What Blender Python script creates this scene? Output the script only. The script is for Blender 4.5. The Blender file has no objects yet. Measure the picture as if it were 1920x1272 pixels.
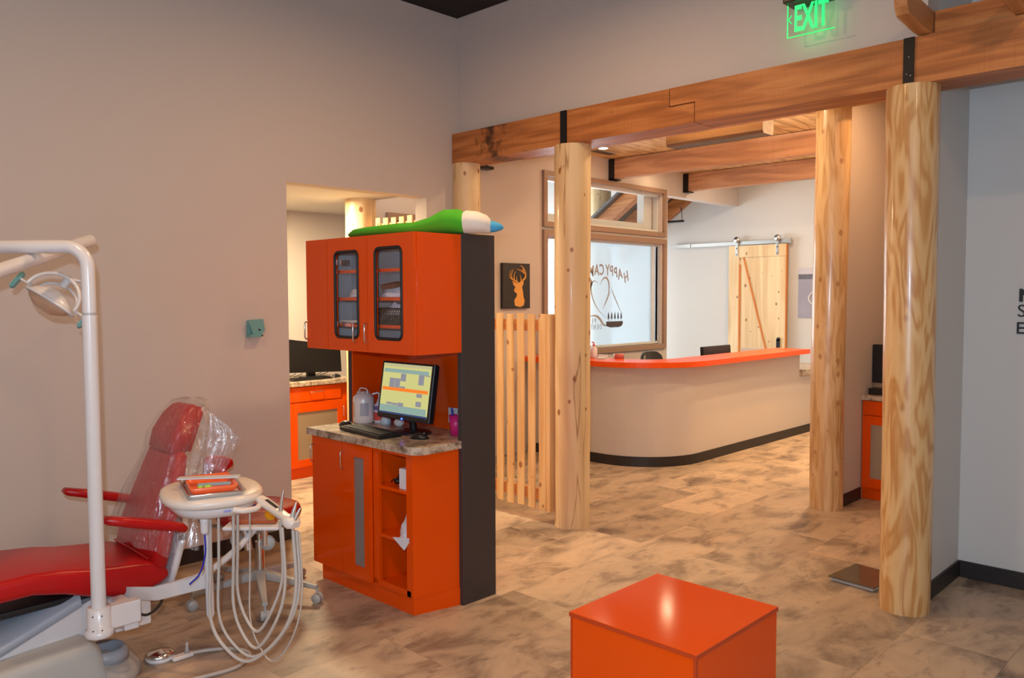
import bpy, bmesh, math, random
from mathutils import Vector, Matrix
random.seed(7)
PI = math.pi
SC = bpy.context.scene
COL = SC.collection

# ------------------------------------------------------------------ materials
def srgb(r, g, b):
    f = lambda c: (c/255/12.92) if c/255 <= .04045 else ((c/255+.055)/1.055)**2.4
    return (f(r), f(g), f(b), 1)

def mat(name, col, rough=.5, metal=0, spec=.5, coat=0, bump=0, bscale=200, var=0, vscale=6, emis=None, estr=0, alpha=1, trans=0):
    m = bpy.data.materials.new(name); m.use_nodes = True
    nt = m.node_tree; b = nt.nodes['Principled BSDF']
    b.inputs['Base Color'].default_value = col
    b.inputs['Roughness'].default_value = rough
    b.inputs['Metallic'].default_value = metal
    b.inputs['Specular IOR Level'].default_value = spec
    b.inputs['Coat Weight'].default_value = coat
    b.inputs['Coat Roughness'].default_value = .08
    b.inputs['Alpha'].default_value = alpha
    b.inputs['Transmission Weight'].default_value = trans
    if emis:
        b.inputs['Emission Color'].default_value = emis
        b.inputs['Emission Strength'].default_value = estr
    tc = nt.nodes.new('ShaderNodeTexCoord')
    if var:
        n = nt.nodes.new('ShaderNodeTexNoise'); n.inputs['Scale'].default_value = vscale; n.inputs['Detail'].default_value = 4
        nt.links.new(tc.outputs['Object'], n.inputs['Vector'])
        h = nt.nodes.new('ShaderNodeMapRange'); h.inputs['To Min'].default_value = 1-var; h.inputs['To Max'].default_value = 1+var
        nt.links.new(n.outputs['Fac'], h.inputs['Value'])
        mx = nt.nodes.new('ShaderNodeVectorMath'); mx.operation = 'SCALE'; mx.inputs[0].default_value = col[:3]
        nt.links.new(h.outputs[0], mx.inputs['Scale']); nt.links.new(mx.outputs[0], b.inputs['Base Color'])
    if bump:
        n = nt.nodes.new('ShaderNodeTexNoise'); n.inputs['Scale'].default_value = bscale; n.inputs['Detail'].default_value = 3
        nt.links.new(tc.outputs['Object'], n.inputs['Vector'])
        bp = nt.nodes.new('ShaderNodeBump'); bp.inputs['Strength'].default_value = bump; bp.inputs['Distance'].default_value = .002
        nt.links.new(n.outputs['Fac'], bp.inputs['Height']); nt.links.new(bp.outputs[0], b.inputs['Normal'])
    return m

def ramp(nt, stops):
    r = nt.nodes.new('ShaderNodeValToRGB'); e = r.color_ramp.elements
    while len(e) < len(stops): e.new(.5)
    for i, (p, c) in enumerate(stops): e[i].position = p; e[i].color = c
    return r

def wood(name, c1, c2, c3, axis='Z', scale=1., dist=3., rough=.45, knots=1., swirl=0., coat=0., knotcol=None, saw=0, seams=None, char=None, knotscale=2.6, flat=1, crack=0):
    """long grain along axis; dark round knots; optional swirl; optional board seams; optional charred patch"""
    m = bpy.data.materials.new(name); m.use_nodes = True
    nt = m.node_tree; L = nt.links; N = nt.nodes; b = N['Principled BSDF']
    tc = N.new('ShaderNodeTexCoord')
    def mapping(s, src=None):
        mp = N.new('ShaderNodeMapping'); mp.inputs['Scale'].default_value = s
        L.new(src or tc.outputs['Object'], mp.inputs['Vector']); return mp
    def sc(a, l):
        return {'X': (l, a, a), 'Y': (a, l, a), 'Z': (a, a, l)}[axis]
    mp = mapping(sc(26*scale, 1.1*scale))
    n1 = N.new('ShaderNodeTexNoise'); n1.inputs['Scale'].default_value = 1.; n1.inputs['Detail'].default_value = 6; n1.inputs['Distortion'].default_value = dist*.3
    L.new(mp.outputs[0], n1.inputs['Vector'])
    mp2 = mapping(sc(5*scale, .55*scale+swirl*1.6))
    n2 = N.new('ShaderNodeTexNoise'); n2.inputs['Scale'].default_value = 1.; n2.inputs['Detail'].default_value = 2; n2.inputs['Distortion'].default_value = .4+swirl
    L.new(mp2.outputs[0], n2.inputs['Vector'])
    # contour rings out of the slow noise = cathedral grain
    mu = N.new('ShaderNodeMath'); mu.operation = 'MULTIPLY'; mu.inputs[1].default_value = 24 + 10*swirl
    L.new(n2.outputs['Fac'], mu.inputs[0])
    sn = N.new('ShaderNodeMath'); sn.operation = 'SINE'; L.new(mu.outputs[0], sn.inputs[0])
    mr = N.new('ShaderNodeMapRange'); mr.inputs['From Min'].default_value = -1; L.new(sn.outputs[0], mr.inputs['Value'])
    mixf = N.new('ShaderNodeMath'); mixf.operation = 'MULTIPLY_ADD'; mixf.inputs[1].default_value = .36 + .3*swirl
    L.new(mr.outputs[0], mixf.inputs[0])
    h = N.new('ShaderNodeMath'); h.operation = 'MULTIPLY'; h.inputs[1].default_value = .62 - .25*swirl; L.new(n1.outputs['Fac'], h.inputs[0]); L.new(h.outputs[0], mixf.inputs[2])
    r = ramp(nt, [(.22, c1), (.5, c2), (.82, c3)]); L.new(mixf.outputs[0], r.inputs['Fac'])
    out = r.outputs['Color']
    def over(fac, col):
        nonlocal out
        mx = N.new('ShaderNodeMix'); mx.data_type = 'RGBA'; L.new(fac, mx.inputs['Factor']); L.new(out, mx.inputs['A']); mx.inputs['B'].default_value = col; out = mx.outputs['Result']
    if knots:
        sp = N.new('ShaderNodeSeparateXYZ'); L.new(tc.outputs['Object'], sp.inputs[0])
        cb = N.new('ShaderNodeCombineXYZ')
        def mth(op, a_, b_=None):
            q = N.new('ShaderNodeMath'); q.operation = op
            for i, w in enumerate((a_, b_)):
                if w is None: continue
                if isinstance(w, (int, float)): q.inputs[i].default_value = w
                else: L.new(w, q.inputs[i])
            return q.outputs[0]
        if flat == 'cyl':
            hx = mth('MULTIPLY', mth('ARCTAN2', sp.outputs[1], sp.outputs[0]), .135)
        else: hx = sp.outputs[flat]
        lz = sp.outputs['XYZ'.index(axis)]
        # distort a little so the knots are not perfect ovals, and shift per object
        oi = N.new('ShaderNodeObjectInfo'); rnd_ = mth('MULTIPLY', oi.outputs['Random'], 37.)
        L.new(mth('MULTIPLY', hx, 1.35), cb.inputs[0]); L.new(mth('ADD', lz, rnd_), cb.inputs[1])
        v = N.new('ShaderNodeTexVoronoi'); v.voronoi_dimensions = '2D'; v.inputs['Scale'].default_value = knotscale*2; L.new(cb.outputs[0], v.inputs['Vector'])
        sc3 = N.new('ShaderNodeSeparateColor'); L.new(v.outputs['Color'], sc3.inputs[0])
        rad = mth('MULTIPLY', sc3.outputs[0], .05*knotscale)
        kr = N.new('ShaderNodeMapRange'); L.new(mth('SUBTRACT', v.outputs['Distance'], rad), kr.inputs['Value'])
        kr.inputs['From Min'].default_value = -.03; kr.inputs['From Max'].default_value = .03; kr.inputs['To Min'].default_value = knots; kr.inputs['To Max'].default_value = 0
        gate = mth('GREATER_THAN', sc3.outputs[1], .45)
        over(mth('MULTIPLY', kr.outputs[0], gate), knotcol or srgb(150, 92, 46))
    if crack:
        sp2 = N.new('ShaderNodeMapping'); sp2.inputs['Scale'].default_value = {'X': (.35, 6, 6), 'Y': (6, .35, 6), 'Z': (6, 6, .35)}[axis]; L.new(tc.outputs['Object'], sp2.inputs['Vector'])
        cn = N.new('ShaderNodeTexNoise'); cn.inputs['Scale'].default_value = 1; cn.inputs['Detail'].default_value = 2.5; L.new(sp2.outputs[0], cn.inputs['Vector'])
        c0 = N.new('ShaderNodeMath'); c0.operation = 'SUBTRACT'; c0.inputs[1].default_value = .5; L.new(cn.outputs['Fac'], c0.inputs[0])
        c1_ = N.new('ShaderNodeMath'); c1_.operation = 'ABSOLUTE'; L.new(c0.outputs[0], c1_.inputs[0])
        c2_ = N.new('ShaderNodeMapRange'); c2_.inputs['From Min'].default_value = .001; c2_.inputs['From Max'].default_value = .006; c2_.inputs['To Min'].default_value = crack; c2_.inputs['To Max'].default_value = 0; L.new(c1_.outputs[0], c2_.inputs['Value'])
        over(c2_.outputs[0], srgb(140, 96, 56))
    if saw:
        ms = mapping(sc(3, 160)); ns = N.new('ShaderNodeTexNoise'); ns.inputs['Scale'].default_value = 1; L.new(ms.outputs[0], ns.inputs['Vector'])
        sr = N.new('ShaderNodeMapRange'); sr.inputs['From Min'].default_value = .55; sr.inputs['From Max'].default_value = .75; sr.inputs['To Max'].default_value = saw; L.new(ns.outputs['Fac'], sr.inputs['Value'])
        over(sr.outputs[0], c1)
    if seams:   # tongue-and-groove: dark line every `pitch` along an axis
        ax, pitch = seams
        sp = N.new('ShaderNodeSeparateXYZ'); L.new(tc.outputs['Object'], sp.inputs[0])
        d = N.new('ShaderNodeMath'); d.operation = 'PINGPONG'; d.inputs[1].default_value = pitch/2; L.new(sp.outputs[ax], d.inputs[0])
        q = N.new('ShaderNodeMath'); q.operation = 'LESS_THAN'; q.inputs[1].default_value = .0035; L.new(d.outputs[0], q.inputs[0])
        over(q.outputs[0], srgb(110, 62, 25))
    if char:    # charred patch at a place on the timber: (axis index, centre, half width)
        ax, cpos, hw = char
        g = N.new('ShaderNodeNewGeometry')
        sp = N.new('ShaderNodeSeparateXYZ'); L.new(g.outputs['Position'], sp.inputs[0])
        a = N.new('ShaderNodeMath'); a.operation = 'SUBTRACT'; a.inputs[1].default_value = cpos; L.new(sp.outputs[ax], a.inputs[0])
        a2 = N.new('ShaderNodeMath'); a2.operation = 'ABSOLUTE'; L.new(a.outputs[0], a2.inputs[0])
        nn = N.new('ShaderNodeTexNoise'); nn.inputs['Scale'].default_value = 16; nn.inputs['Detail'].default_value = 5; L.new(g.outputs['Position'], nn.inputs['Vector'])
        a3 = N.new('ShaderNodeMath'); a3.operation = 'MULTIPLY_ADD'; a3.inputs[1].default_value = -.55; a3.inputs[2].default_value = .27; L.new(nn.outputs['Fac'], a3.inputs[0])
        a4 = N.new('ShaderNodeMath'); a4.operation = 'ADD'; L.new(a2.outputs[0], a4.inputs[0]); L.new(a3.outputs[0], a4.inputs[1])
        a5 = N.new('ShaderNodeMapRange'); a5.inputs['From Min'].default_value = hw*-.1; a5.inputs['From Max'].default_value = hw*1.1; a5.inputs['To Min'].default_value = .85; a5.inputs['To Max'].default_value = 0; L.new(a4.outputs[0], a5.inputs['Value'])
        over(a5.outputs[0], srgb(40, 22, 12))
    L.new(out, b.inputs['Base Color'])
    b.inputs['Roughness'].default_value = rough; b.inputs['Coat Weight'].default_value = coat; b.inputs['Coat Roughness'].default_value = .12
    bp = N.new('ShaderNodeBump'); bp.inputs['Strength'].default_value = .25; bp.inputs['Distance'].default_value = .004
    L.new(n1.outputs['Fac'], bp.inputs['Height']); L.new(bp.outputs[0], b.inputs['Normal'])
    return m

def floor_mat():
    m = bpy.data.materials.new('vinyl_stone_tile'); m.use_nodes = True
    nt = m.node_tree; L = nt.links; N = nt.nodes; b = N['Principled BSDF']
    tc = N.new('ShaderNodeTexCoord')
    br = N.new('ShaderNodeTexBrick'); br.offset = .37
    br.inputs['Scale'].default_value = 1; br.inputs['Brick Width'].default_value = .92; br.inputs['Row Height'].default_value = .46
    br.inputs['Mortar Size'].default_value = .0022; br.inputs['Bias'].default_value = 0
    br.inputs['Color1'].default_value = (0, 0, 0, 1); br.inputs['Color2'].default_value = (1, 1, 1, 1); br.inputs['Mortar'].default_value = (.35, .35, .35, 1)
    L.new(tc.outputs['Object'], br.inputs['Vector'])
    # per-tile shift of the pattern
    sh = N.new('ShaderNodeVectorMath'); sh.operation = 'MULTIPLY_ADD'; sh.inputs[1].default_value = (9, 5, 3)
    L.new(br.outputs['Color'], sh.inputs[0]); L.new(tc.outputs['Object'], sh.inputs[2])
    mp = N.new('ShaderNodeMapping'); mp.inputs['Scale'].default_value = (1.5, 2.6, 1); L.new(sh.outputs[0], mp.inputs['Vector'])
    n1 = N.new('ShaderNodeTexNoise'); n1.inputs['Scale'].default_value = 1.5; n1.inputs['Detail'].default_value = 9; n1.inputs['Roughness'].default_value = .62; n1.inputs['Distortion'].default_value = .5
    L.new(mp.outputs[0], n1.inputs['Vector'])
    r = ramp(nt, [(.30, srgb(112, 96, 84)), (.40, srgb(152, 132, 114)), (.50, srgb(184, 162, 140)), (.60, srgb(196, 172, 148)), (.72, srgb(166, 138, 112))])
    L.new(n1.outputs['Fac'], r.inputs['Fac'])
    n2 = N.new('ShaderNodeTexNoise'); n2.inputs['Scale'].default_value = 3.2; n2.inputs['Detail'].default_value = 10; n2.inputs['Roughness'].default_value = .7
    L.new(mp.outputs[0], n2.inputs['Vector'])
    r2 = N.new('ShaderNodeMapRange'); r2.inputs['From Min'].default_value = .55; r2.inputs['From Max'].default_value = .66; r2.inputs['To Max'].default_value = .5; L.new(n2.outputs['Fac'], r2.inputs['Value'])
    mx = N.new('ShaderNodeMix'); mx.data_type = 'RGBA'; L.new(r2.outputs[0], mx.inputs['Factor']); L.new(r.outputs['Color'], mx.inputs['A']); mx.inputs['B'].default_value = srgb(92, 78, 70)
    # tile tone
    tn = N.new('ShaderNodeMapRange'); tn.inputs['To Min'].default_value = .74; tn.inputs['To Max'].default_value = 1.1; L.new(br.outputs['Color'], tn.inputs['Value'])
    v = N.new('ShaderNodeVectorMath'); v.operation = 'SCALE'; L.new(mx.outputs['Result'], v.inputs[0]); L.new(tn.outputs[0], v.inputs['Scale'])
    L.new(v.outputs[0], b.inputs['Base Color'])
    b.inputs['Roughness'].default_value = .42; b.inputs['Specular IOR Level'].default_value = .4
    bp = N.new('ShaderNodeBump'); bp.inputs['Strength'].default_value = .15; bp.inputs['Distance'].default_value = .002
    L.new(n2.outputs['Fac'], bp.inputs['Height']); L.new(bp.outputs[0], b.inputs['Normal'])
    return m

def stone_mat():
    m = bpy.data.materials.new('stone_laminate'); m.use_nodes = True
    nt = m.node_tree; L = nt.links; N = nt.nodes; b = N['Principled BSDF']
    tc = N.new('ShaderNodeTexCoord')
    n = N.new('ShaderNodeTexNoise'); n.inputs['Scale'].default_value = 16; n.inputs['Detail'].default_value = 10; n.inputs['Roughness'].default_value = .75
    L.new(tc.outputs['Object'], n.inputs['Vector'])
    r = ramp(nt, [(.34, srgb(70, 58, 50)), (.44, srgb(150, 128, 108)), (.54, srgb(196, 178, 156)), (.66, srgb(212, 198, 180)), (.74, srgb(120, 92, 70))])
    L.new(n.outputs['Fac'], r.inputs['Fac']); L.new(r.outputs['Color'], b.inputs['Base Color']); b.inputs['Roughness'].default_value = .28
    return m

def thin_film(name, trans_w, col=(1, 1, 1, 1), rough=.05, gloss=.25, crinkle=0):
    m = bpy.data.materials.new(name); m.use_nodes = True
    nt = m.node_tree; L = nt.links; N = nt.nodes; o = N['Material Output']; N.remove(N['Principled BSDF'])
    t = N.new('ShaderNodeBsdfTransparent'); t.inputs['Color'].default_value = col
    g = N.new('ShaderNodeBsdfGlossy'); g.inputs['Roughness'].default_value = rough
    d = N.new('ShaderNodeBsdfDiffuse'); d.inputs['Color'].default_value = (.9, .9, .9, 1)
    if crinkle:
        tc = N.new('ShaderNodeTexCoord'); mp = N.new('ShaderNodeMapping'); mp.inputs['Scale'].default_value = (26, 26, 7); L.new(tc.outputs['Object'], mp.inputs['Vector'])
        n = N.new('ShaderNodeTexNoise'); n.inputs['Scale'].default_value = 1; n.inputs['Detail'].default_value = 4; n.inputs['Distortion'].default_value = 1; L.new(mp.outputs[0], n.inputs['Vector'])
        bp = N.new('ShaderNodeBump'); bp.inputs['Strength'].default_value = 1; bp.inputs['Distance'].default_value = crinkle; L.new(n.outputs['Fac'], bp.inputs['Height']); L.new(bp.outputs[0], g.inputs['Normal'])
    a = N.new('ShaderNodeMixShader'); a.inputs[0].default_value = 1-gloss; L.new(g.outputs[0], a.inputs[1]); L.new(d.outputs[0], a.inputs[2])
    b = N.new('ShaderNodeMixShader'); b.inputs[0].default_value = trans_w; L.new(a.outputs[0], b.inputs[1]); L.new(t.outputs[0], b.inputs[2])
    L.new(b.outputs[0], o.inputs['Surface'])
    return m

def frosted():
    m = bpy.data.materials.new('frosted_glass'); m.use_nodes = True
    nt = m.node_tree; L = nt.links; N = nt.nodes; o = N['Material Output']; N.remove(N['Principled BSDF'])
    t = N.new('ShaderNodeBsdfTranslucent'); t.inputs['Color'].default_value = (.46, .56, .62, 1)
    r = N.new('ShaderNodeBsdfRefraction'); r.inputs['Roughness'].default_value = .33; r.inputs['IOR'].default_value = 1.02; r.inputs['Color'].default_value = (.9, .95, .98, 1)
    d = N.new('ShaderNodeBsdfDiffuse'); d.inputs['Color'].default_value = (.75, .8, .8, 1)
    a = N.new('ShaderNodeMixShader'); a.inputs[0].default_value = .5; L.new(t.outputs[0], a.inputs[1]); L.new(r.outputs[0], a.inputs[2])
    b = N.new('ShaderNodeMixShader'); b.inputs[0].default_value = .22; L.new(a.outputs[0], b.inputs[1]); L.new(d.outputs[0], b.inputs[2])
    L.new(b.outputs[0], o.inputs['Surface'])
    return m

M = {}
M['wall'] = mat('painted_wall', srgb(203, 192, 184), .75, spec=.25, bump=.12, bscale=260)
M['wallgrey'] = mat('painted_wall_light_grey', srgb(203, 203, 201), .7, spec=.3, bump=.1, bscale=260)
M['ceil'] = mat('black_ceiling_metal', srgb(34, 28, 26), .6, spec=.2)
M['ceilw'] = mat('white_ceiling', srgb(205, 205, 205), .8)
M['floor'] = floor_mat()
M['base'] = mat('black_rubber', srgb(38, 33, 34), .45)
M['stone'] = stone_mat()
M['orange'] = mat('orange_gloss_laminate', (.80, .080, .001, 1), .11, spec=.3)
M['orangeedge'] = mat('orange_edge_band', (.50, .05, .006, 1), .35)
M['orangetop'] = mat('orange_counter_laminate', (.84, .09, .004, 1), .3, spec=.3)
M['dark'] = mat('charcoal_woodgrain_laminate', srgb(60, 52, 52), .5, bump=.3, bscale=90, var=.15, vscale=50)
M['black'] = mat('black_plastic', srgb(26, 25, 27), .35)
M['blacksoft'] = mat('black_rubber_gasket', srgb(22, 22, 24), .5)
M['iron'] = mat('black_steel', srgb(26, 24, 26), .4, metal=.3)
M['chrome'] = mat('brushed_chrome', (.75, .75, .74, 1), .18, metal=1)
M['steel'] = mat('stainless_steel', (.55, .54, .52, 1), .3, metal=1)
M['white'] = mat('white_enamel', srgb(218, 213, 212), .25, spec=.5, coat=.3)
M['cream'] = mat('cream_moulded_plastic', srgb(225, 212, 200), .3, spec=.5)
M['grey'] = mat('grey_moulded_plastic', srgb(160, 166, 176), .4)
M['greyb'] = mat('light_grey_metal', srgb(176, 176, 172), .4)
M['hose'] = mat('grey_rubber_hose', srgb(190, 180, 170), .4)
M['red'] = mat('red_vinyl', (.46, .007, .008, 1), .3, spec=.35, bump=.15, bscale=300)
M['seam'] = mat('dark_red_piping', (.22, .006, .006, 1), .4)
M['teal'] = mat('teal_plastic', srgb(110, 165, 165), .35)
M['blue'] = mat('blue_tubing', srgb(30, 40, 170), .3)
M['paper'] = mat('white_paper', srgb(225, 225, 228), .8)
M['tissue'] = mat('white_tissue', srgb(225, 225, 235), .9)
M['plush'] = mat('green_plush', srgb(75, 175, 35), .95, bump=.8, bscale=120)
M['plushw'] = mat('white_plush', srgb(238, 228, 215), .95, bump=.8, bscale=60)
M['plushb'] = mat('blue_plush', srgb(80, 175, 225), .9)
M['pink'] = mat('pink_plastic', srgb(225, 40, 120), .35)
M['cabin'] = mat('grey_cabinet_interior', srgb(190, 200, 208), .7)
M['mesh'] = mat('perforated_metal', srgb(168, 148, 122), .5, metal=.3, bump=.6, bscale=500)
M['meshg'] = mat('grey_perforated_metal', srgb(150, 146, 145), .5, metal=.3, bump=.6, bscale=500)
M['frame'] = mat('taupe_window_frame', srgb(150, 122, 102), .4)
M['framew'] = mat('white_vinyl_sash', srgb(215, 215, 210), .4)
M['clear'] = thin_film('clear_glass', .93, gloss=1., rough=.02)
M['bag'] = thin_film('clear_plastic_bag', .83, gloss=.82, rough=.10, crinkle=.02)
M['frost'] = frosted()
M['logo'] = mat('grey_logo_vinyl', srgb(160, 156, 158), .6)
M['logod'] = mat('dark_logo_vinyl', srgb(72, 66, 74), .6)
M['fir'] = wood('douglas_fir_timber', srgb(152, 90, 42), srgb(182, 112, 56), srgb(202, 136, 76), axis='Y', dist=2, rough=.5, knots=.55, saw=.35, knotscale=1.2, flat=2, char=(1, 4.60, .11), scale=1.6, crack=.25)
M['firx'] = wood('douglas_fir_joist', srgb(168, 112, 66), srgb(192, 136, 84), srgb(208, 154, 102), axis='X', dist=2, rough=.55, knots=.6, saw=.3, flat=2, knotscale=1.2)
M['firp'] = wood('rough_sawn_fir', srgb(178, 132, 100), srgb(204, 156, 120), srgb(218, 174, 140), axis='Y', dist=1.5, rough=.7, knots=.4, saw=.45, knotscale=1.2, flat=2)
M['firl'] = wood('stained_fir_box', srgb(98, 82, 68), srgb(110, 93, 78), srgb(118, 101, 86), axis='Y', dist=1, rough=.6, knots=0)
M['plank'] = wood('pine_plank_ceiling', srgb(206, 168, 112), srgb(228, 194, 138), srgb(240, 212, 160), axis='X', dist=3, rough=.6, knots=.5, seams=(1, .14), swirl=.4)
M['log'] = wood('peeled_pine_log', srgb(212, 180, 132), srgb(224, 194, 146), srgb(230, 204, 160), axis='Z', scale=.8, dist=1.5, rough=.45, knots=.95, knotscale=2.6, coat=.12, flat='cyl', crack=.7)
M['logs'] = wood('varnished_swirled_pine_log', srgb(188, 136, 78), srgb(210, 168, 112), srgb(219, 184, 132), axis='Z', scale=1.7, dist=2.5, rough=.33, knots=.5, swirl=.5, coat=.35, flat='cyl', knotscale=1.2)
M['logm'] = wood('varnished_pine_log', srgb(196, 152, 98), srgb(212, 174, 124), srgb(224, 192, 146), axis='Z', scale=2, dist=4, rough=.35, knots=.6, swirl=.25, coat=.3, flat='cyl', crack=.4)
M['picket'] = wood('knotty_pine_picket', srgb(218, 172, 112), srgb(230, 190, 132), srgb(238, 204, 150), axis='Z', scale=1.2, rough=.5, knots=.9, knotscale=2.4, flat=1)
M['rail'] = wood('pine_rail', srgb(200, 128, 66), srgb(214, 148, 84), srgb(224, 166, 100), axis='Y', scale=1.2, rough=.5, knots=.4)
M['barn'] = wood('knotty_pine_door', srgb(204, 174, 128), srgb(222, 196, 152), srgb(234, 212, 172), axis='Z', scale=.7, rough=.55, knots=.9, knotscale=2.4, knotcol=srgb(140, 96, 56))
M['barntrim'] = mat('orange_stained_groove', srgb(205, 120, 45), .6)
M['tan'] = mat('cut_plywood_figure', srgb(226, 164, 78), .6)
M['canvas'] = mat('black_stained_board', srgb(32, 27, 28), .6, var=.2, vscale=20)
M['egreen'] = mat('exit_green_light', (0, .6, .12, 1), .4, emis=(0.0, 1, .20, 1), estr=1.1)
M['lampw'] = mat('warm_lamp_lens', (1, .9, .75, 1), .4, emis=(1, .82, .55, 1), estr=14)
M['lampc'] = mat('white_lamp_lens', (1, 1, 1, 1), .4, emis=(1, .97, .92, 1), estr=9)
M['peach'] = mat('orange_plastic_tray', srgb(240, 110, 60), .3)
M['amber'] = mat('amber_lens', srgb(190, 150, 120), .2)
M['lime'] = mat('lime_green', srgb(170, 215, 70), .4)
M['yellow'] = mat('orange_yellow_sticker', srgb(240, 170, 20), .4)
M['rust'] = mat('brown_orange_print', srgb(185, 90, 40), .5)
M['glassy'] = mat('dark_tinted_glass', srgb(90, 80, 66), .06, spec=.7)
M['corr'] = mat('corrugated_metal', srgb(95, 98, 100), .4, metal=.6)
M['olive'] = mat('dark_leaf', srgb(25, 45, 18), .6)

# ------------------------------------------------------------------ mesh builder
class MB:
    def __init__(s): s.bm = bmesh.new()
    def quad(s, pts, mi=0):
        f = s.bm.faces.new([s.bm.verts.new(p) for p in pts]); f.material_index = mi; return s
    def box(s, a, b, mi=0, bev=0):
        x0, y0, z0 = [min(a[i], b[i]) for i in range(3)]; x1, y1, z1 = [max(a[i], b[i]) for i in range(3)]
        t = bmesh.new()
        v = [t.verts.new(p) for p in ((x0,y0,z0),(x1,y0,z0),(x1,y1,z0),(x0,y1,z0),(x0,y0,z1),(x1,y0,z1),(x1,y1,z1),(x0,y1,z1))]
        for q in ((0,3,2,1),(4,5,6,7),(0,1,5,4),(1,2,6,5),(2,3,7,6),(3,0,4,7)): t.faces.new([v[i] for i in q])
        if bev: bmesh.ops.bevel(t, geom=list(t.edges), offset=bev, segments=3, affect='EDGES', profile=.5)
        for f in t.faces: f.material_index = mi
        s._merge(t); return s
    def _merge(s, t):
        me = bpy.data.meshes.new('t'); t.to_mesh(me); t.free(); s.bm.from_mesh(me); bpy.data.meshes.remove(me)
    def obox(s, c, u, v, w, mi=0, bev=0):
        """oriented box: centre c, half axis vectors u v w"""
        c, u, v, w = map(Vector, (c, u, v, w))
        t = bmesh.new()
        P = [t.verts.new(c+u*a+v*b+w*d) for a, b, d in ((-1,-1,-1),(1,-1,-1),(1,1,-1),(-1,1,-1),(-1,-1,1),(1,-1,1),(1,1,1),(-1,1,1))]
        for q in ((0,3,2,1),(4,5,6,7),(0,1,5,4),(1,2,6,5),(2,3,7,6),(3,0,4,7)): t.faces.new([P[i] for i in q])
        bmesh.ops.recalc_face_normals(t, faces=t.faces)
        if bev: bmesh.ops.bevel(t, geom=list(t.edges), offset=bev, segments=3, affect='EDGES')
        for f in t.faces: f.material_index = mi
        s._merge(t); return s
    def loft(s, secs, mi=0, closed=True, caps=True, smooth=True):
        R = [[s.bm.verts.new(p) for p in sec] for sec in secs]
        n = len(R[0])
        for a, b in zip(R, R[1:]):
            for i in range(n if closed else n-1):
                j = (i+1) % n
                f = s.bm.faces.new((a[i], a[j], b[j], b[i])); f.material_index = mi; f.smooth = smooth
        if caps and closed:
            for r_ in (R[0][::-1], R[-1]):
                f = s.bm.faces.new(r_); f.material_index = mi
                for e in f.edges: e.smooth = False
        return s
    def tube(s, pts, r, seg=12, mi=0, caps=True):
        pts = [Vector(p) for p in pts]; n = len(pts)
        rs = r if isinstance(r, (list, tuple)) else [r]*n
        secs = []; up = None
        for i, p in enumerate(pts):
            d = (pts[min(i+1, n-1)]-pts[max(i-1, 0)]).normalized()
            if up is None: up = d.orthogonal().normalized()
            a = (up - d*up.dot(d)).normalized(); up = a; b = d.cross(a)
            secs.append([p + (a*math.cos(2*PI*k/seg)+b*math.sin(2*PI*k/seg))*rs[i] for k in range(seg)])
        return s.loft(secs, mi, caps=caps)
    def lathe(s, c, prof, seg=32, mi=0, axis=(0, 0, 1), sx=1, sy=1):
        """prof: list of (radius, height) along axis from c"""
        c = Vector(c); ax = Vector(axis).normalized()
        q = Vector((0, 0, 1)).rotation_difference(ax)
        secs = [[c + q @ Vector((sx*max(r_, 1e-5)*math.cos(2*PI*k/seg), sy*max(r_, 1e-5)*math.sin(2*PI*k/seg), h)) for k in range(seg)] for r_, h in prof]
        return s.loft(secs, mi)
    def prism(s, poly, o, u, v, w, mi=0):
        """polygon of (a,b) in plane o+a*u+b*v, extruded by vector w"""
        o, u, v, w = map(Vector, (o, u, v, w))
        A = [s.bm.verts.new(o+u*a+v*b) for a, b in poly]; B = [s.bm.verts.new(o+u*a+v*b+w) for a, b in poly]
        n = len(A); fs = [s.bm.faces.new(A[::-1]), s.bm.faces.new(B)]
        for i in range(n): fs.append(s.bm.faces.new((A[i], A[(i+1) % n], B[(i+1) % n], B[i])))
        for f in fs: f.material_index = mi
        return s
    def ball(s, c, r, mi=0, seg=20):
        r = r if isinstance(r, (tuple, list)) else (r, r, r)
        secs = []
        for i in range(1, 10):
            t = PI*i/10
            secs.append([(c[0]+r[0]*math.sin(t)*math.cos(2*PI*k/seg), c[1]+r[1]*math.sin(t)*math.sin(2*PI*k/seg), c[2]-r[2]*math.cos(t)) for k in range(seg)])
        return s.loft(secs, mi)

ORIG = {}
def obj(name, mb, m, parent=None, keep=False, mods=None):
    """link mb as one mesh object; mesh coordinates are stored relative to the thing's own origin"""
    me = bpy.data.meshes.new(name); bm = mb.bm
    bmesh.ops.recalc_face_normals(bm, faces=bm.faces)
    if parent is not None: base = ORIG[parent]
    elif keep: base = Vector((0, 0, 0))
    else:
        xs = [v.co for v in bm.verts]
        base = Vector(((min(c.x for c in xs)+max(c.x for c in xs))/2, (min(c.y for c in xs)+max(c.y for c in xs))/2, min(c.z for c in xs)))
    bmesh.ops.translate(bm, verts=bm.verts, vec=-base)
    bm.to_mesh(me); bm.free()
    for x in (m if isinstance(m, (list, tuple)) else [m]): me.materials.append(M[x] if isinstance(x, str) else x)
    o = bpy.data.objects.new(name, me); COL.objects.link(o)
    if parent is not None: o.parent = parent
    else: o.location = base
    ORIG[o] = base
    if mods == 'sub':
        s_ = o.modifiers.new('s', 'SUBSURF'); s_.levels = 2; s_.render_levels = 2
    return o

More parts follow.
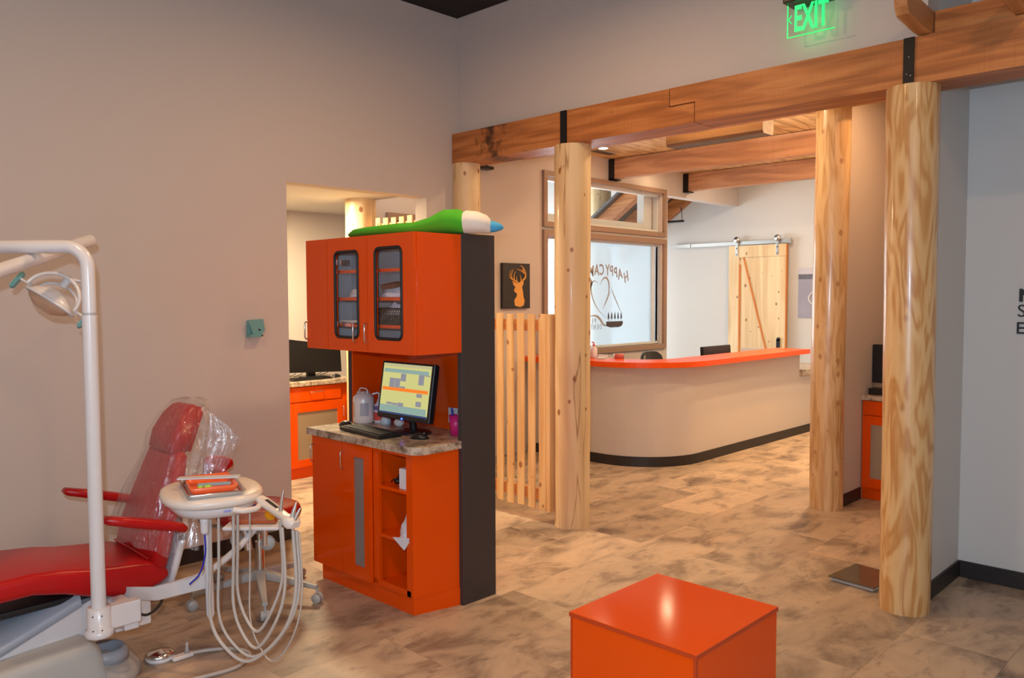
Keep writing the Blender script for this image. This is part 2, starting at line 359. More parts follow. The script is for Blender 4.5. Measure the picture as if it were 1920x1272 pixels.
def tag(o, label, cat, group=None):
    o['label'] = label; o['category'] = cat
    if group: o['group'] = group
    return o
def thing(name, loc, label, cat, group=None):
    o = bpy.data.objects.new(name, None); o.empty_display_size = .1; COL.objects.link(o); o.location = loc
    ORIG[o] = Vector(loc); return tag(o, label, cat, group)
def struct(name, mb, m, parent=None):
    o = obj(name, mb, m, parent, keep=True)
    if parent is None: o['kind'] = 'structure'
    return o
def rrect(cx, cy, hx, hy, r, n=5):
    P = []
    for sx, sy, a0 in ((1, 1, 0), (-1, 1, PI/2), (-1, -1, PI), (1, -1, 3*PI/2)):
        for k in range(n+1):
            a = a0 + (PI/2)*k/n
            P.append((cx+sx*(hx-r)+r*math.cos(a), cy+sy*(hy-r)+r*math.sin(a)))
    return P
def spline(pts, n=8):
    """Catmull-Rom through the points"""
    P = [Vector(p) for p in pts]; P = [P[0]*2-P[1]] + P + [P[-1]*2-P[-2]]; out = []
    for i in range(1, len(P)-2):
        for k in range(n):
            t = k/n; a, b, c, d = P[i-1:i+3]
            out.append(.5*((2*b)+(c-a)*t+(2*a-5*b+4*c-d)*t*t+(3*b-a-3*c+d)*t**3))
    out.append(P[-2]); return out
def text_bm(txt, size, o, u, v, depth=.002, mi=0, mb=None, bold=0, mirror=False):
    """lettering laid in the plane o,u,v"""
    cu = bpy.data.curves.new('t', 'FONT'); cu.body = txt; cu.size = size; cu.extrude = depth/2; cu.offset = bold; cu.resolution_u = 4
    ob = bpy.data.objects.new('t', cu); me = bpy.data.meshes.new_from_object(ob)
    o, u, v = Vector(o), Vector(u).normalized(), Vector(v).normalized(); w = u.cross(v)
    for p in me.vertices:
        c = p.co.copy(); p.co = o+u*c.x+v*c.y+w*c.z
    mb = mb or MB(); n0 = len(mb.bm.faces)
    mb.bm.from_mesh(me); bpy.data.meshes.remove(me); bpy.data.objects.remove(ob); bpy.data.curves.remove(cu)
    mb.bm.faces.ensure_lookup_table()
    for f in mb.bm.faces[n0:]: f.material_index = mi
    return mb
def handle(mb, p, q, off, r=.005):
    """bow handle: from p to q standing off by vector off"""
    p, q, off = Vector(p), Vector(q), Vector(off); d = (q-p).normalized()
    return mb.tube([p, p+off*.8, p+off+d*.008, q+off-d*.008, q+off*.8, q], r, 8)

# ------------------------------------------------------------------ camera
F = 1529.17; yaw, pitch, roll = [math.radians(a) for a in (44.019, -2.989, -.1895)]
fv = Vector((math.cos(yaw)*math.cos(pitch), math.sin(yaw)*math.cos(pitch), math.sin(pitch)))
sv = Vector((math.sin(yaw), -math.cos(yaw), 0)); uv = sv.cross(fv)
S = sv*math.cos(roll)+uv*math.sin(roll); U = -sv*math.sin(roll)+uv*math.cos(roll)
cd = bpy.data.cameras.new('camera'); cam = bpy.data.objects.new('camera', cd); COL.objects.link(cam)
cd.sensor_width = 36; cd.lens = 36*F/1920; cd.clip_start = .05
mt = Matrix.Identity(4)
for i in range(3): mt[i][0] = S[i]; mt[i][1] = U[i]; mt[i][2] = -fv[i]
mt[0][3], mt[1][3], mt[2][3] = 0, 0, 1.7
cam.matrix_world = mt; SC.camera = cam

# ------------------------------------------------------------------ room shell
YA, XB, ZC = 5.06, 4.60, 3.98         # left wall plane, beam wall plane, ceiling
YW, XD, YN = 6.10, 11.20, 1.44        # window wall, barn-door wall, stub wall
ZR = 3.36                             # reception ceiling
struct('floor', MB().box((-2.7, -3.2, -.1), (14.5, 11.5, 0)), 'floor')
mb = MB().box((-2.6, YA, 0), (3.0, YA+.14, ZC)).box((3.0, YA, 2.497), (4.256, YA+.14, ZC)).box((4.256, YA, 0), (4.63, YA+.14, ZC))
struct('wall_left', mb, 'wall')
mb = MB().box((XB, YN, 3.03), (XB+.16, YA, ZC))
struct('wall_front', mb, 'wall')
mb = MB().box((4.66, YN, 0), (5.37, YN+.14, 3.03)).box((4.761, YN, 3.03), (5.37, YN+.14, ZC)).box((5.37, -3.1, 0), (5.51, YN+.14, ZC))
struct('wall_right', mb, 'wallgrey')
mb = MB().box((6.5, 2.60, 0), (7.7, 2.74, ZR)).box((7.55, 1.5, 0), (7.7, 2.6, ZR)).box((5.51, 1.50, 0), (7.55, 1.58, ZR))
struct('wall_niche', mb, 'wall')
struct('wall_rear', MB().box((-2.7, -3.1, 0), (-2.6, -2.2, ZC)).box((-2.7, .8, 0), (-2.6, 5.2, ZC)).box((-2.7, -2.2, 0), (-2.6, .8, .8)).box((-2.7, -2.2, 2.6), (-2.6, .8, ZC)), 'wall')
struct('wall_side', MB().box((-2.6, -3.2, 0), (5.5, -3.1, ZC)), 'wall')
# window wall of the reception, with two openings (transom and big pane) and a wide gap on its right
wx0, wx1 = 6.86, 9.15
mb = MB()
mb.box((4.30, YW, 0), (wx0, YW+.14, 4.2)).box((wx1, YW, 0), (9.30, YW+.14, 4.2))
mb.box((wx0, YW, 0), (wx1, YW+.14, 1.07)).box((wx0, YW, 2.37), (wx1, YW+.14, 2.54)).box((wx0, YW, 3.03), (wx1, YW+.14, 4.2))
mb.box((9.30, YW, 3.035), (XD, YW+.14, 4.2))
struct('wall_window', mb, 'wall')
# barn-door wall, continuing into the entrance lobby, with a glazed outer opening
mb = MB().box((XD, 2.6, 0), (XD+.15, 8.75, 4.4)).box((XD, 8.75, 2.75), (XD+.15, 10.6, 4.4)).box((XD, 10.6, 0), (XD+.15, 11.5, 4.4)).box((XD, 8.75, 0), (XD+.15, 10.6, .15))
mb.box((7.7, 2.6, 0), (XD, 2.74, ZR))
struct('wall_far', mb, 'wallgrey')
mb = MB().box((4.5, 11.0, 0), (6.0, 11.15, 4.4)).box((10.5, 11.0, 0), (XD, 11.15, 4.4)).box((6.0, 11.0, 0), (10.5, 11.15, .3)).box((6.0, 11.0, 2.9), (10.5, 11.15, 4.4)).box((6.5, YW+.14, 0), (6.6, 11.0, 4.4))
struct('wall_entry', mb, 'wallgrey')
# small room behind the opening
struct('wall_alcove', MB().box((2.0, 7.25, 0), (5.6, 7.4, 2.9)), 'wall')
struct('wall_alcove_left', MB().box((1.9, YA+.14, 0), (2.0, 7.4, 2.9)), 'wall')
struct('wall_alcove_right', MB().box((5.5, YW+.14, 0), (5.6, 7.25, 2.9)), 'wall')
mb = MB().box((-2.7, -3.2, ZC), (4.76, YA+.14, ZC+.1)).box((4.76, -3.2, ZC), (5.5, 1.6, ZC+.1))
for k in range(9): mb.box((-2.6+.8*k, -3.1, ZC-.012), (-2.56+.8*k, YA-.001, ZC+.005))
struct('ceiling', mb, 'ceil')
struct('ceiling_planks', MB().box((4.76, 1.58, ZR), (XD, YW, ZR+.06)).box((4.42, YA+.14, ZR), (4.76, YW, ZR+.06)), 'plank')
struct('ceiling_alcove', MB().box((1.9, YA+.14, 2.56), (4.42, 7.4, 2.62)).box((4.42, YW+.14, 2.56), (5.6, 7.4, 2.62)), 'ceilw')
struct('ceiling_lobby', MB().box((4.3, YW+.14, 4.3), (XD+.1, 11.2, 4.4)), 'ceil')
def bb(n, a, b): struct(n, MB().box(a, b, bev=.003), 'base')
bb('baseboard_left', (-2.6, YA-.012, 0), (3.0, YA, .10))
bb('baseboard_right', (4.72, YN-.012, 0), (5.37, YN, .10)); bb('baseboard_side', (5.358, -3.1, 0), (5.37, YN-.012, .10))
bb('baseboard_niche', (6.49, 2.588, 0), (6.87, 2.60, .10)); bb('baseboard_far', (XD-.012, 2.75, 0), (XD, 8.7, .10))
# rear window daylight opening (behind the camera)
mb = MB()
for a, b in (((-2.64, -2.2, .8), (-2.6, .8, .86)), ((-2.64, -2.2, 2.54), (-2.6, .8, 2.6)), ((-2.64, -2.2, .86), (-2.6, -2.14, 2.54)), ((-2.64, .74, .86), (-2.6, .8, 2.54)), ((-2.64, -.73, .86), (-2.6, -.67, 2.54))): mb.box(a, b)
struct('window_2', mb, 'framew')
# lobby outer glazing
mb = MB()
for y in (8.75, 9.65, 10.54): mb.box((XD+.03, y, .15), (XD+.10, y+.06, 2.75))
for z in (.15, 2.69): mb.box((XD+.03, 8.75, z), (XD+.10, 10.6, z+.06))
w3 = struct('window_3', mb, 'framew'); struct('glass', MB().box((XD+.06, 8.8, .2), (XD+.066, 10.56, 2.7)), 'clear', w3)
mb = MB()
for x in (6.0, 7.48, 8.96, 10.44): mb.box((x, 11.03, .3), (x+.06, 11.1, 2.9))
for z in (.3, 2.84): mb.box((6.0, 11.03, z), (10.5, 11.1, z+.06))
w4 = struct('window_4', mb, 'framew'); struct('glass', MB().box((6.05, 11.06, .35), (10.46, 11.066, 2.85)), 'clear', w4)

# window between reception and lobby
def frame_ring(mb, x0, x1, z0, z1, w, y0, y1, mi=0):
    mb.box((x0, y0, z0), (x1, y1, z0+w), mi, .004).box((x0, y0, z1-w), (x1, y1, z1), mi, .004).box((x0, y0, z0+w), (x0+w, y1, z1-w), mi, .004).box((x1-w, y0, z0+w), (x1, y1, z1-w), mi, .004)
mb = MB(); frame_ring(mb, 6.80, 9.235, 2.475, 3.10, .06, YW-.035, YW+.05); frame_ring(mb, 6.80, 9.245, 1.005, 2.445, .065, YW-.035, YW+.05)
W = struct('window_1', mb, 'frame')
mb = MB(); frame_ring(mb, 6.865, 9.17, 2.54, 3.035, .03, YW+.05, YW+.12); frame_ring(mb, 6.865, 9.18, 1.07, 2.38, .03, YW+.05, YW+.12)
mb.box((9.03, YW+.05, 1.1), (9.07, YW+.12, 2.35)).box((8.96, YW+.145, 2.42), (9.14, YW+.25, 3.1)).box((6.9, YW+.15, 2.42), (9.12, YW+.32, 2.65))
o = struct('window_sash', mb, 'framew', W)
struct('transom_glass', MB().box((6.89, YW+.08, 2.56), (9.14, YW+.085, 3.01)), 'clear', W)
struct('clear_pane', MB().box((6.89, YW+.08, 1.09), (7.71, YW+.085, 2.36)), 'clear', W)
struct('frosted_pane', MB().box((7.715, YW+.08, 1.09), (9.15, YW+.085, 2.36)), 'frost', W)
# logo film seen from the back: mirrored lettering on an arc, mountain, heart, brush
LY = YW+.074
mb = MB()
def letter(ch, x, z, ang, size, mi=0, bold=.004):
    u = Vector((-math.cos(ang), 0, math.sin(ang))); v = Vector((math.sin(ang), 0, math.cos(ang)))
    n0 = len(mb.bm.verts); text_bm(ch, size, (x, LY, z), u, v, .002, mi, mb, bold)
    vs = list(mb.bm.verts)[n0:]
    dx = x-(max(q.co.x for q in vs)+min(q.co.x for q in vs))/2; dz = z-(max(q.co.z for q in vs)+min(q.co.z for q in vs))/2
    for q in vs: q.co.x = x+(q.co.x+dx-x)*.74; q.co.z += dz
for ch, x, z, a in (('H', 8.48, 1.945, -.30), ('A', 8.36, 1.975, -.22), ('P', 8.26, 2.00, -.15), ('P', 8.175, 2.015, -.10), ('Y', 8.09, 2.025, -.05), ('C', 7.975, 2.025, 0), ('A', 7.875, 2.02, .04), ('M', 7.77, 2.01, .08)):
    letter(ch, x, z, a, .185)
def ribbon(pts, w, mi=0):
    P = spline([(x, 0, z) for x, z in pts], 6); n = len(P)
    for i in range(n-1):
        def wd(k): return max(.003, w*math.sin(PI*(k+.4)/(n+.2)))
        d0 = (P[min(i+1, n-1)]-P[max(i-1, 0)]).normalized(); d1 = (P[min(i+2, n-1)]-P[i]).normalized()
        n0 = Vector((-d0.z, 0, d0.x)); n1 = Vector((-d1.z, 0, d1.x))
        q = [P[i]-n0*wd(i), P[i]+n0*wd(i), P[i+1]+n1*wd(i+1), P[i+1]-n1*wd(i+1)]
        mb.quad([(a.x, LY, a.z) for a in q], mi)
ribbon([(7.94, 1.835), (8.0, 1.91), (8.07, 1.925), (8.12, 1.86), (8.12, 1.76), (8.09, 1.70)], .014)
ribbon([(7.90, 1.86), (7.83, 1.885), (7.77, 1.84), (7.78, 1.72), (7.88, 1.56), (8.06, 1.43)], .010)
ribbon([(8.0, 1.545), (8.08, 1.66), (8.155, 1.77)], .011)
ribbon([(8.155, 1.82), (8.25, 1.67), (8.37, 1.50)], .009)
ribbon([(7.73, 1.46), (7.86, 1.46), (7.94, 1.42), (8.02, 1.345), (8.10, 1.335)], .017)
mb.prism([(7.722, 1.93), (7.76, 1.92), (7.80, 1.86), (7.76, 1.78), (7.722, 1.75)], (0, LY, 0), (1, 0, 0), (0, 0, 1), (0, .001, 0))
mb.prism([(8.07, 1.385), (8.41, 1.385), (8.415, 1.355), (8.39, 1.325), (8.33, 1.31), (8.15, 1.31), (8.07, 1.33)], (0, LY, 0), (1, 0, 0), (0, 0, 1), (0, .001, 0), 1)
for k in range(5):
    x = 8.115+.066*k
    for dz, w in ((0, .022), (.022, .017), (.042, .012)):
        mb.prism([(x-w, 1.42+dz), (x+w, 1.42+dz), (x, 1.465+dz)], (0, LY, 0), (1, 0, 0), (0, 0, 1), (0, .001, 0), 1)
    mb.box((x-.003, LY, 1.395), (x+.003, LY+.001, 1.42), 1)
for ch, x, z in (('P', 7.85, 1.40), ('E', 7.795, 1.40), ('D', 7.955, 1.325), ('E', 7.90, 1.325), ('N', 7.84, 1.325), ('T', 7.785, 1.325), ('I', 7.745, 1.325)): letter(ch, x, z, 0, .085, 0, .0)
struct('window_logo', mb, ['logo', 'logod'], W)

# second framed window seen through the opening, on the same wall
mb = MB(); frame_ring(mb, 4.64, 5.5, 1.2, 2.48, .07, YW-.03, YW); mb.box((4.70, YW-.012, 1.26), (5.44, YW-.004, 2.42), 1)
struct('window_5', mb, ['frame', 'canvas'])

# ------------------------------------------------------------------ timber
def beam(n, y0, y1, x0, x1, z0, z1, label, m='fir', poly=None):
    mb = MB()
    if poly: mb.prism(poly, (x0, 0, 0), (0, 1, 0), (0, 0, 1), (x1-x0, 0, 0))
    else: mb.box((x0, y0, z0), (x1, y1, z1), bev=.006)
    t = thing(n, ((x0+x1)/2, (y0+y1)/2, z0), label, 'beam'); obj('timber', mb, m, t); return t
b1 = beam('timber_beam', 2.78, 5.06, 4.53, 4.78, 2.79, 3.03, 'orange-brown fir beam with a charred dark patch, over the log post by the picket fence', poly=[(2.78, 2.79), (5.055, 2.79), (5.055, 3.03), (2.965, 3.03), (2.965, 2.912), (2.78, 2.912)])
b2 = beam('timber_beam', -1.6, 2.965, 4.525, 4.78, 2.79, 3.03, 'long orange-brown fir beam resting on the swirl-grained log post, right of the spliced joint', poly=[(-1.6, 2.79), (2.772, 2.79), (2.772, 2.918), (2.957, 2.918), (2.957, 3.03), (-1.6, 3.03)])
obj('strap', MB().box((4.518, 3.823, 2.79), (4.53, 3.878, 3.03)), 'iron', b1)
mb = MB().box((4.513, 1.476, 2.79), (4.525, 1.528, 3.03))
obj('strap', mb, 'iron', b2)
o = obj('bolt', MB().ball((4.512, 1.49, 2.835), .005).ball((4.512, 1.51, 2.845), .004).ball((4.512, 1.50, 2.93), .004), 'chrome', b2)
tag(obj('timber_plate', MB().box((4.56, -1.6, 3.033), (4.76, 1.395, 3.15), bev=.004), 'fir'), 'lighter fir timber lying on top of the long beam at upper right', 'beam')
def joist(y, label):
    mb = MB().prism([(4.16, 3.40), (4.155, 3.105), (4.19, 3.055), (4.36, 3.035), (5.2, 3.035), (5.2, 3.20), (4.5, 3.20), (4.24, 3.40)], (0, y, 0), (1, 0, 0), (0, 0, 1), (0, .065, 0))
    return mb
joist_poly = [(4.155, 3.20), (4.155, 3.10), (4.185, 3.05), (4.44, 3.033), (4.9, 3.033), (4.9, 3.148), (4.51, 3.148), (4.25, 3.132), (4.22, 3.20)]
def mk_joist(y, label, xe=4.75):
    tag(obj('joist', MB().prism([(4.16, 3.16), (4.175, 3.085), (4.205, 3.055), (4.44, 3.034), (xe, 3.034), (xe, 3.152), (4.50, 3.152), (4.25, 3.165)], (0, y, 0), (1, 0, 0), (0, 0, 1), (0, .06, 0)), 'firx'), label, 'joist')
mk_joist(1.40, 'short fir joist end with a slanted tip, sticking out above the swirl-grained post')
mk_joist(.965, 'fir joist end in the top right corner, above the long fir beam', 4.558)
beam('timber_beam', 2.3, 6.10, 6.30, 6.50, 3.17, 3.355, 'reddish fir beam on top of the back log post, half hidden behind the long front beam', 'firp')
ba = beam('timber_beam', 2.74, 6.09, 8.02, 8.13, 3.12, 3.355, 'nearer reddish rough-sawn ceiling beam over the reception, ending above the transom window', 'firp')
bc = beam('timber_beam', 2.74, 6.09, 9.68, 9.79, 3.12, 3.355, 'farther reddish rough-sawn ceiling beam over the reception, nearest the sliding door', 'firp')
for t, x in ((ba, 8.02), (bc, 9.68)):
    obj('hanger', MB().box((x-.012, 6.02, 3.105), (x, 6.098, 3.355)).box((x-.012, 6.02, 3.105), (x+.14, 6.098, 3.118)), 'iron', t)
tag(obj('steel_bracket', MB().box((5.78, 6.0, 3.0), (5.95, 6.095, 3.03)).box((5.78, 6.085, 3.03), (5.95, 6.1, 3.1)), 'iron'), 'black steel bracket high on the wall left of the log post with the fence', 'bracket')

def log(x, y, r, z1, m, label, seed=0, z0=0, r1=None, n='log_column'):
    rnd = random.Random(seed); ph = [rnd.uniform(0, 6) for _ in range(6)]; secs = []
    r1 = r1 or r
    K = 44
    for i in range(K+1):
        z = z0+(z1-z0)*i/K; rr = r+(r1-r)*i/K
        if i == 0: rr *= .985
        sec = []
        for k in range(40):
            a = 2*PI*k/40
            w = 1+.012*math.sin(2*a+ph[0]+.7*z)+.010*math.sin(3*a+ph[1]-1.1*z)+.008*math.sin(5*a+ph[2]+2.3*z)+.006*math.sin(9*z+ph[3]+a)
            sec.append((x+rr*w*math.cos(a)+.006*math.sin(1.3*z+ph[4]), y+rr*w*math.sin(a)+.006*math.sin(1.1*z+ph[5]), z))
        secs.append(sec)
    return tag(obj(n, MB().loft(secs), m), label, 'column')
log(4.61, 3.84, .132, 2.79, 'log', 'pale peeled log post with dark knots, at the right end of the picket fence', 1)
log(4.605, 1.50, .126, 2.79, 'logs', 'varnished log post with swirling grain, nearest the camera on the right', 2, r1=.132)
log(6.40, 2.68, .128, 3.17, 'logm', 'varnished log post standing behind and left of the swirl-grained one, by the niche', 3)
log(4.635, 5.0, .115, 2.79, 'log', 'pale log post in the corner above the green plush tube', 4)
log(4.30, 6.02, .135, 2.56, 'log', 'pale log post seen through the wall opening at left', 5)
log(10.3, 8.0, .18, 3.9, 'log', 'log post out in the entrance lobby, seen through the transom window', 6)

# picket fences
def fence(x, ys, z0, z1, w, label, loc):
    t = thing('picket_fence', loc, label, 'fence')
    for i, y in enumerate(ys):
        dz = random.uniform(-.006, .006)
        obj('picket', MB().box((x-.003, y-w/2, z0+dz), (x+.010, y+w/2, z1+dz), bev=.002), 'picket', t)
    for z in (z1-.13, z0+.06): obj('rail', MB().box((x+.010, min(ys)-w/2, z), (x+.045, max(ys)+w/2, z+.085), bev=.003), 'rail', t)
    return t
ft = fence(4.48, [4.017+.111*k for k in range(8)], .11, 1.572, .069, 'waist-to-shoulder high knotty pine picket fence between the charcoal panel and the knotted log post', (4.49, 4.4, .11))
obj('end_post', MB().box((4.47, 3.935, .10), (4.53, 3.972, 1.57), bev=.003), 'picket', ft)
fence(4.35, [5.28+.11*k for k in range(6)], .02, 2.385, .065, 'taller pine picket fence beyond the wall opening, only its tips show above the orange cabinet', (4.36, 5.55, .02))

# barn door
X = XD
t = thing('barn_door', (X-.08, 5.78, .02), 'knotty pine sliding barn door with diagonal brace line, hung on a steel rail', 'door')
y0, y1, zt = 5.30, 6.20, 2.44
obj('door_panel', MB().box((X-.075, y0, .02), (X-.045, y1, zt)), 'barn', t)
mb = MB().box((X-.09, y1-.165, .02), (X-.0751, y1, zt)).box((X-.09, y0, zt-.17), (X-.0751, y1-.17, zt)).box((X-.09, y0, .02), (X-.0751, y1-.17, .2))
obj('stile', mb, 'barn', t)
mb = MB().box((X-.0915, y1-.185, .2), (X-.075, y1-.165, 2.16))
mb.prism([(5.955, 2.27), (5.975, 2.27), (5.575, .80), (5.555, .80)], (X-.088, 0, 0), (0, 1, 0), (0, 0, 1), (.012, 0, 0))
obj('groove', mb, 'barntrim', t)
obj('edge', MB().box((X-.09, y0-.012, .02), (X-.045, y0, zt)), 'barntrim', t)
for y in (6.07, 5.43):
    mb = MB().box((X-.10, y-.02, 2.285), (X-.091, y+.02, 2.53), bev=.004); mb.lathe((X-.105, y, 2.53), [(0, 0), (.045, 0), (.045, .03), (0, .03)], axis=(1, 0, 0))
    h = obj('hanger', mb, 'steel', t); obj('bolt', MB().ball((X-.101, y, 2.31), .009).ball((X-.101, y, 2.40), .009), 'iron', h)
mb = MB().lathe((X-.094, 5.40, 1.07), [(0, 0), (.028, 0), (.028, .01), (0, .01)], axis=(1, 0, 0)); mb.box((X-.094, 5.372, .93), (X-.088, 5.428, 1.07))
obj('handle', mb, 'iron', t)
mb = MB().box((X-.062, 5.26, 2.455), (X-.045, 7.24, 2.505))
for y in (5.3, 5.95, 6.6, 7.2): mb.lathe((X-.045, y, 2.48), [(0, 0), (.014, 0), (.014, .045), (0, .045)], axis=(1, 0, 0))
t = thing('door_rail', (X-.05, 6.2, 2.45), 'flat steel sliding-door rail fixed high on the far wall', 'rail'); obj('track', mb, 'steel', t)
obj('stop', MB().box((X-.08, 5.235, 2.45), (X-.04, 5.275, 2.52)), 'steel', t)
obj('stop', MB().box((X-.075, 6.88, 2.45), (X-.062, 6.92, 2.51)), 'steel', t)

# poster on far wall
t = thing('photo_print', (X-.01, 4.9, 1.38), 'grey photo print of a misty lake with a white ring, hung beside the barn door', 'picture')
obj('sheet', MB().box((X-.012, 4.45, 1.385), (X-.001, 5.146, 2.09)), mat('lake_print_grey', srgb(150, 150, 168), .5, var=.25, vscale=4), t)
obj('tree_line', MB().box((X-.0135, 4.45, 1.93), (X-.0121, 5.146, 2.0)), mat('print_dark_grey', srgb(96, 98, 112), .5, var=.2, vscale=20), t)
obj('sky_area', MB().box((X-.0135, 4.45, 2.001), (X-.0121, 5.146, 2.09)), mat('print_light_grey', srgb(190, 188, 198), .5), t)
ring = [(X-.016, 4.85+.14*math.cos(a), 1.66+.10*math.sin(a)) for a in [2*PI*k/32 for k in range(33)]]
obj('ring', MB().tube(ring, .008, 6), 'paper', t)

# deer picture
t = thing('deer_picture', (6.35, 6.07, 1.57), 'black board picture with a tan deer head silhouette, on the wall above the picket fence', 'picture')
obj('board', MB().box((6.137, 6.06, 1.571), (6.558, 6.098, 2.055), bev=.003), 'canvas', t)
pc = lambda a, b: (6.137+(a-138)/540*.421, 2.055-(b-148)/900*.484)
mb = MB()
outl = [(415, 535), (470, 525), (500, 470), (545, 470), (540, 560), (512, 620), (530, 720), (545, 845), (565, 880), (548, 985), (510, 1005), (490, 1020), (430, 1015), (405, 995), (380, 1005), (365, 960), (358, 880), (405, 810), (410, 745), (375, 730), (350, 685), (380, 620), (345, 585), (318, 500), (370, 520)]
mb.prism([pc(*p) for p in outl], (0, 6.058, 0), (1, 0, 0), (0, 0, 1), (0, .002, 0))
def antl(pts, w):
    P = spline([(pc(a, b)[0], 6.0565, pc(a, b)[1]) for a, b in pts], 5); n = len(P)
    mb.tube(P, [max(.0025, w*(1-.75*i/n)) for i in range(n)], 6)
antl([(415, 530), (350, 490), (285, 450), (265, 390), (290, 280)], .011)
antl([(310, 465), (300, 380), (330, 265)], .008); antl([(350, 480), (350, 400), (373, 312)], .008); antl([(408, 520), (400, 450), (410, 405)], .007)
antl([(520, 490), (575, 420), (570, 320), (530, 230), (478, 188)], .012)
antl([(560, 350), (500, 300), (405, 262)], .009); antl([(490, 490), (480, 430), (468, 378)], .008); antl([(545, 300), (515, 260), (520, 250)], .006)
obj('deer_silhouette', mb, 'tan', t)

# exit sign
t = thing('exit_sign', (4.5, 2.03, 3.15), 'clear edge-lit exit sign with green letters, mounted on the wall above the beam', 'sign')
obj('housing', MB().box((4.44, 1.92, 3.345), (4.598, 2.16, 3.40), bev=.006), 'black', t)
obj('acrylic_panel', MB().box((4.494, 1.885, 3.165), (4.50, 2.155, 3.345)), 'clear', t)
mb = MB(); text_bm('EXIT', .165, (4.490, 2.112, 3.185), (0, -1, 0), (0, 0, 1), .003, 0, mb, .003)
xs = [v.co.y for v in mb.bm.verts]; zs = [v.co.z for v in mb.bm.verts]; ymin, ymax = min(xs), max(xs); zmin, zmax = min(zs), max(zs)
for v in mb.bm.verts: v.co.y = 1.917+(v.co.y-ymin)/(ymax-ymin)*.193; v.co.z = 3.188+(v.co.z-zmin)/(zmax-zmin)*.145
obj('letters', mb, 'egreen', t)
obj('arrow', MB().tube([(4.491, 2.128, 3.285), (4.491, 2.146, 3.262), (4.491, 2.128, 3.238)], .0025, 6), 'egreen', t)
obj('lit_edge', MB().box((4.493, 1.885, 3.163), (4.501, 2.155, 3.1665)).box((4.493, 2.1525, 3.165), (4.501, 2.156, 3.345)), 'egreen', t)
gl = bpy.data.lights.new('exit_glow', 'AREA'); gl.shape = 'RECTANGLE'; gl.size = .22; gl.size_y = .14; gl.energy = .12; gl.color = (.05, 1, .2)
go = bpy.data.objects.new('exit_glow', gl); COL.objects.link(go); go.location = (4.51, 2.02, 3.27); go.rotation_euler = (0, -PI/2, 0)

# lettering on right wall
mb = MB(); text_bm('N', .095, (5.364, 1.158, 1.665), (0, -1, 0), (0, 0, 1), .003, 0, mb, .005)
text_bm('S', .10, (5.364, 1.165, 1.575), (0, -1, 0), (0, 0, 1), .003, 0, mb, 0)
text_bm('E', .095, (5.364, 1.170, 1.478), (0, -1, 0), (0, 0, 1), .003, 0, mb, .001)
tag(obj('wall_lettering', mb, 'blacksoft'), 'black brush-style wall lettering cut by the right edge of the photo', 'lettering')

# ------------------------------------------------------------------ island cabinet
OX = 2.69
isl = thing('island_cabinet', (2.95, 3.78, 0), 'tall glossy orange island cabinet with glass doors above a stone worktop and charcoal end panels', 'cabinet')
obj('end_panel', MB().box((2.976, 3.254, 0), (3.229, 3.29, 2.04), bev=.002), 'dark', isl)
obj('end_panel', MB().box((2.976, 4.285, 0), (3.229, 4.317, 2.03), bev=.002), 'dark', isl)
obj('back_panel', MB().box((3.2, 3.29, 0), (3.229, 4.285, 2.03)).box((2.976, 3.29, 0), (3.2, 4.285, .86)).box((2.976, 3.29, 1.40), (3.2, 4.285, 2.03)), 'orange', isl)
obj('side_lining', MB().box((2.98, 4.27, .86), (3.2, 4.285, 1.4)), 'orange', isl)

# uppers: open carcass so the glass doors show shelves
ux0, ux1, uy0, uy1, uz0, uz1 = 2.672, 2.976, 3.256, 4.264, 1.398, 2.033
mb = MB().box((ux0, uy0, uz0), (ux1, uy0+.018, uz1)).box((ux0, uy1-.018, uz0), (ux1, uy1, uz1)).box((ux0, uy0+.018, uz0), (ux1, uy1-.018, uz0+.018)).box((ux0, uy0+.018, uz1-.018), (ux1, uy1-.018, uz1))
upper = obj('wall_cabinet', mb, 'orange', isl)
obj('lining', MB().box((2.955, uy0+.019, uz0+.019), (2.9755, 4.245, uz1-.019)).box((ux0+.01, uy0+.0185, uz0+.0185), (2.955, uy0+.022, uz1-.019)).box((ux0+.01, 4.242, uz0+.0185), (2.955, 4.2455, uz1-.019)).box((ux0+.01, uy0+.022, uz0+.0185), (2.955, 4.242, uz0+.021)), 'cabin', upper)
for z in (1.53, 1.68, 1.835):
    obj('shelf', MB().box((2.70, uy0+.023, z), (2.954, 4.241, z+.018)), 'orange', isl)
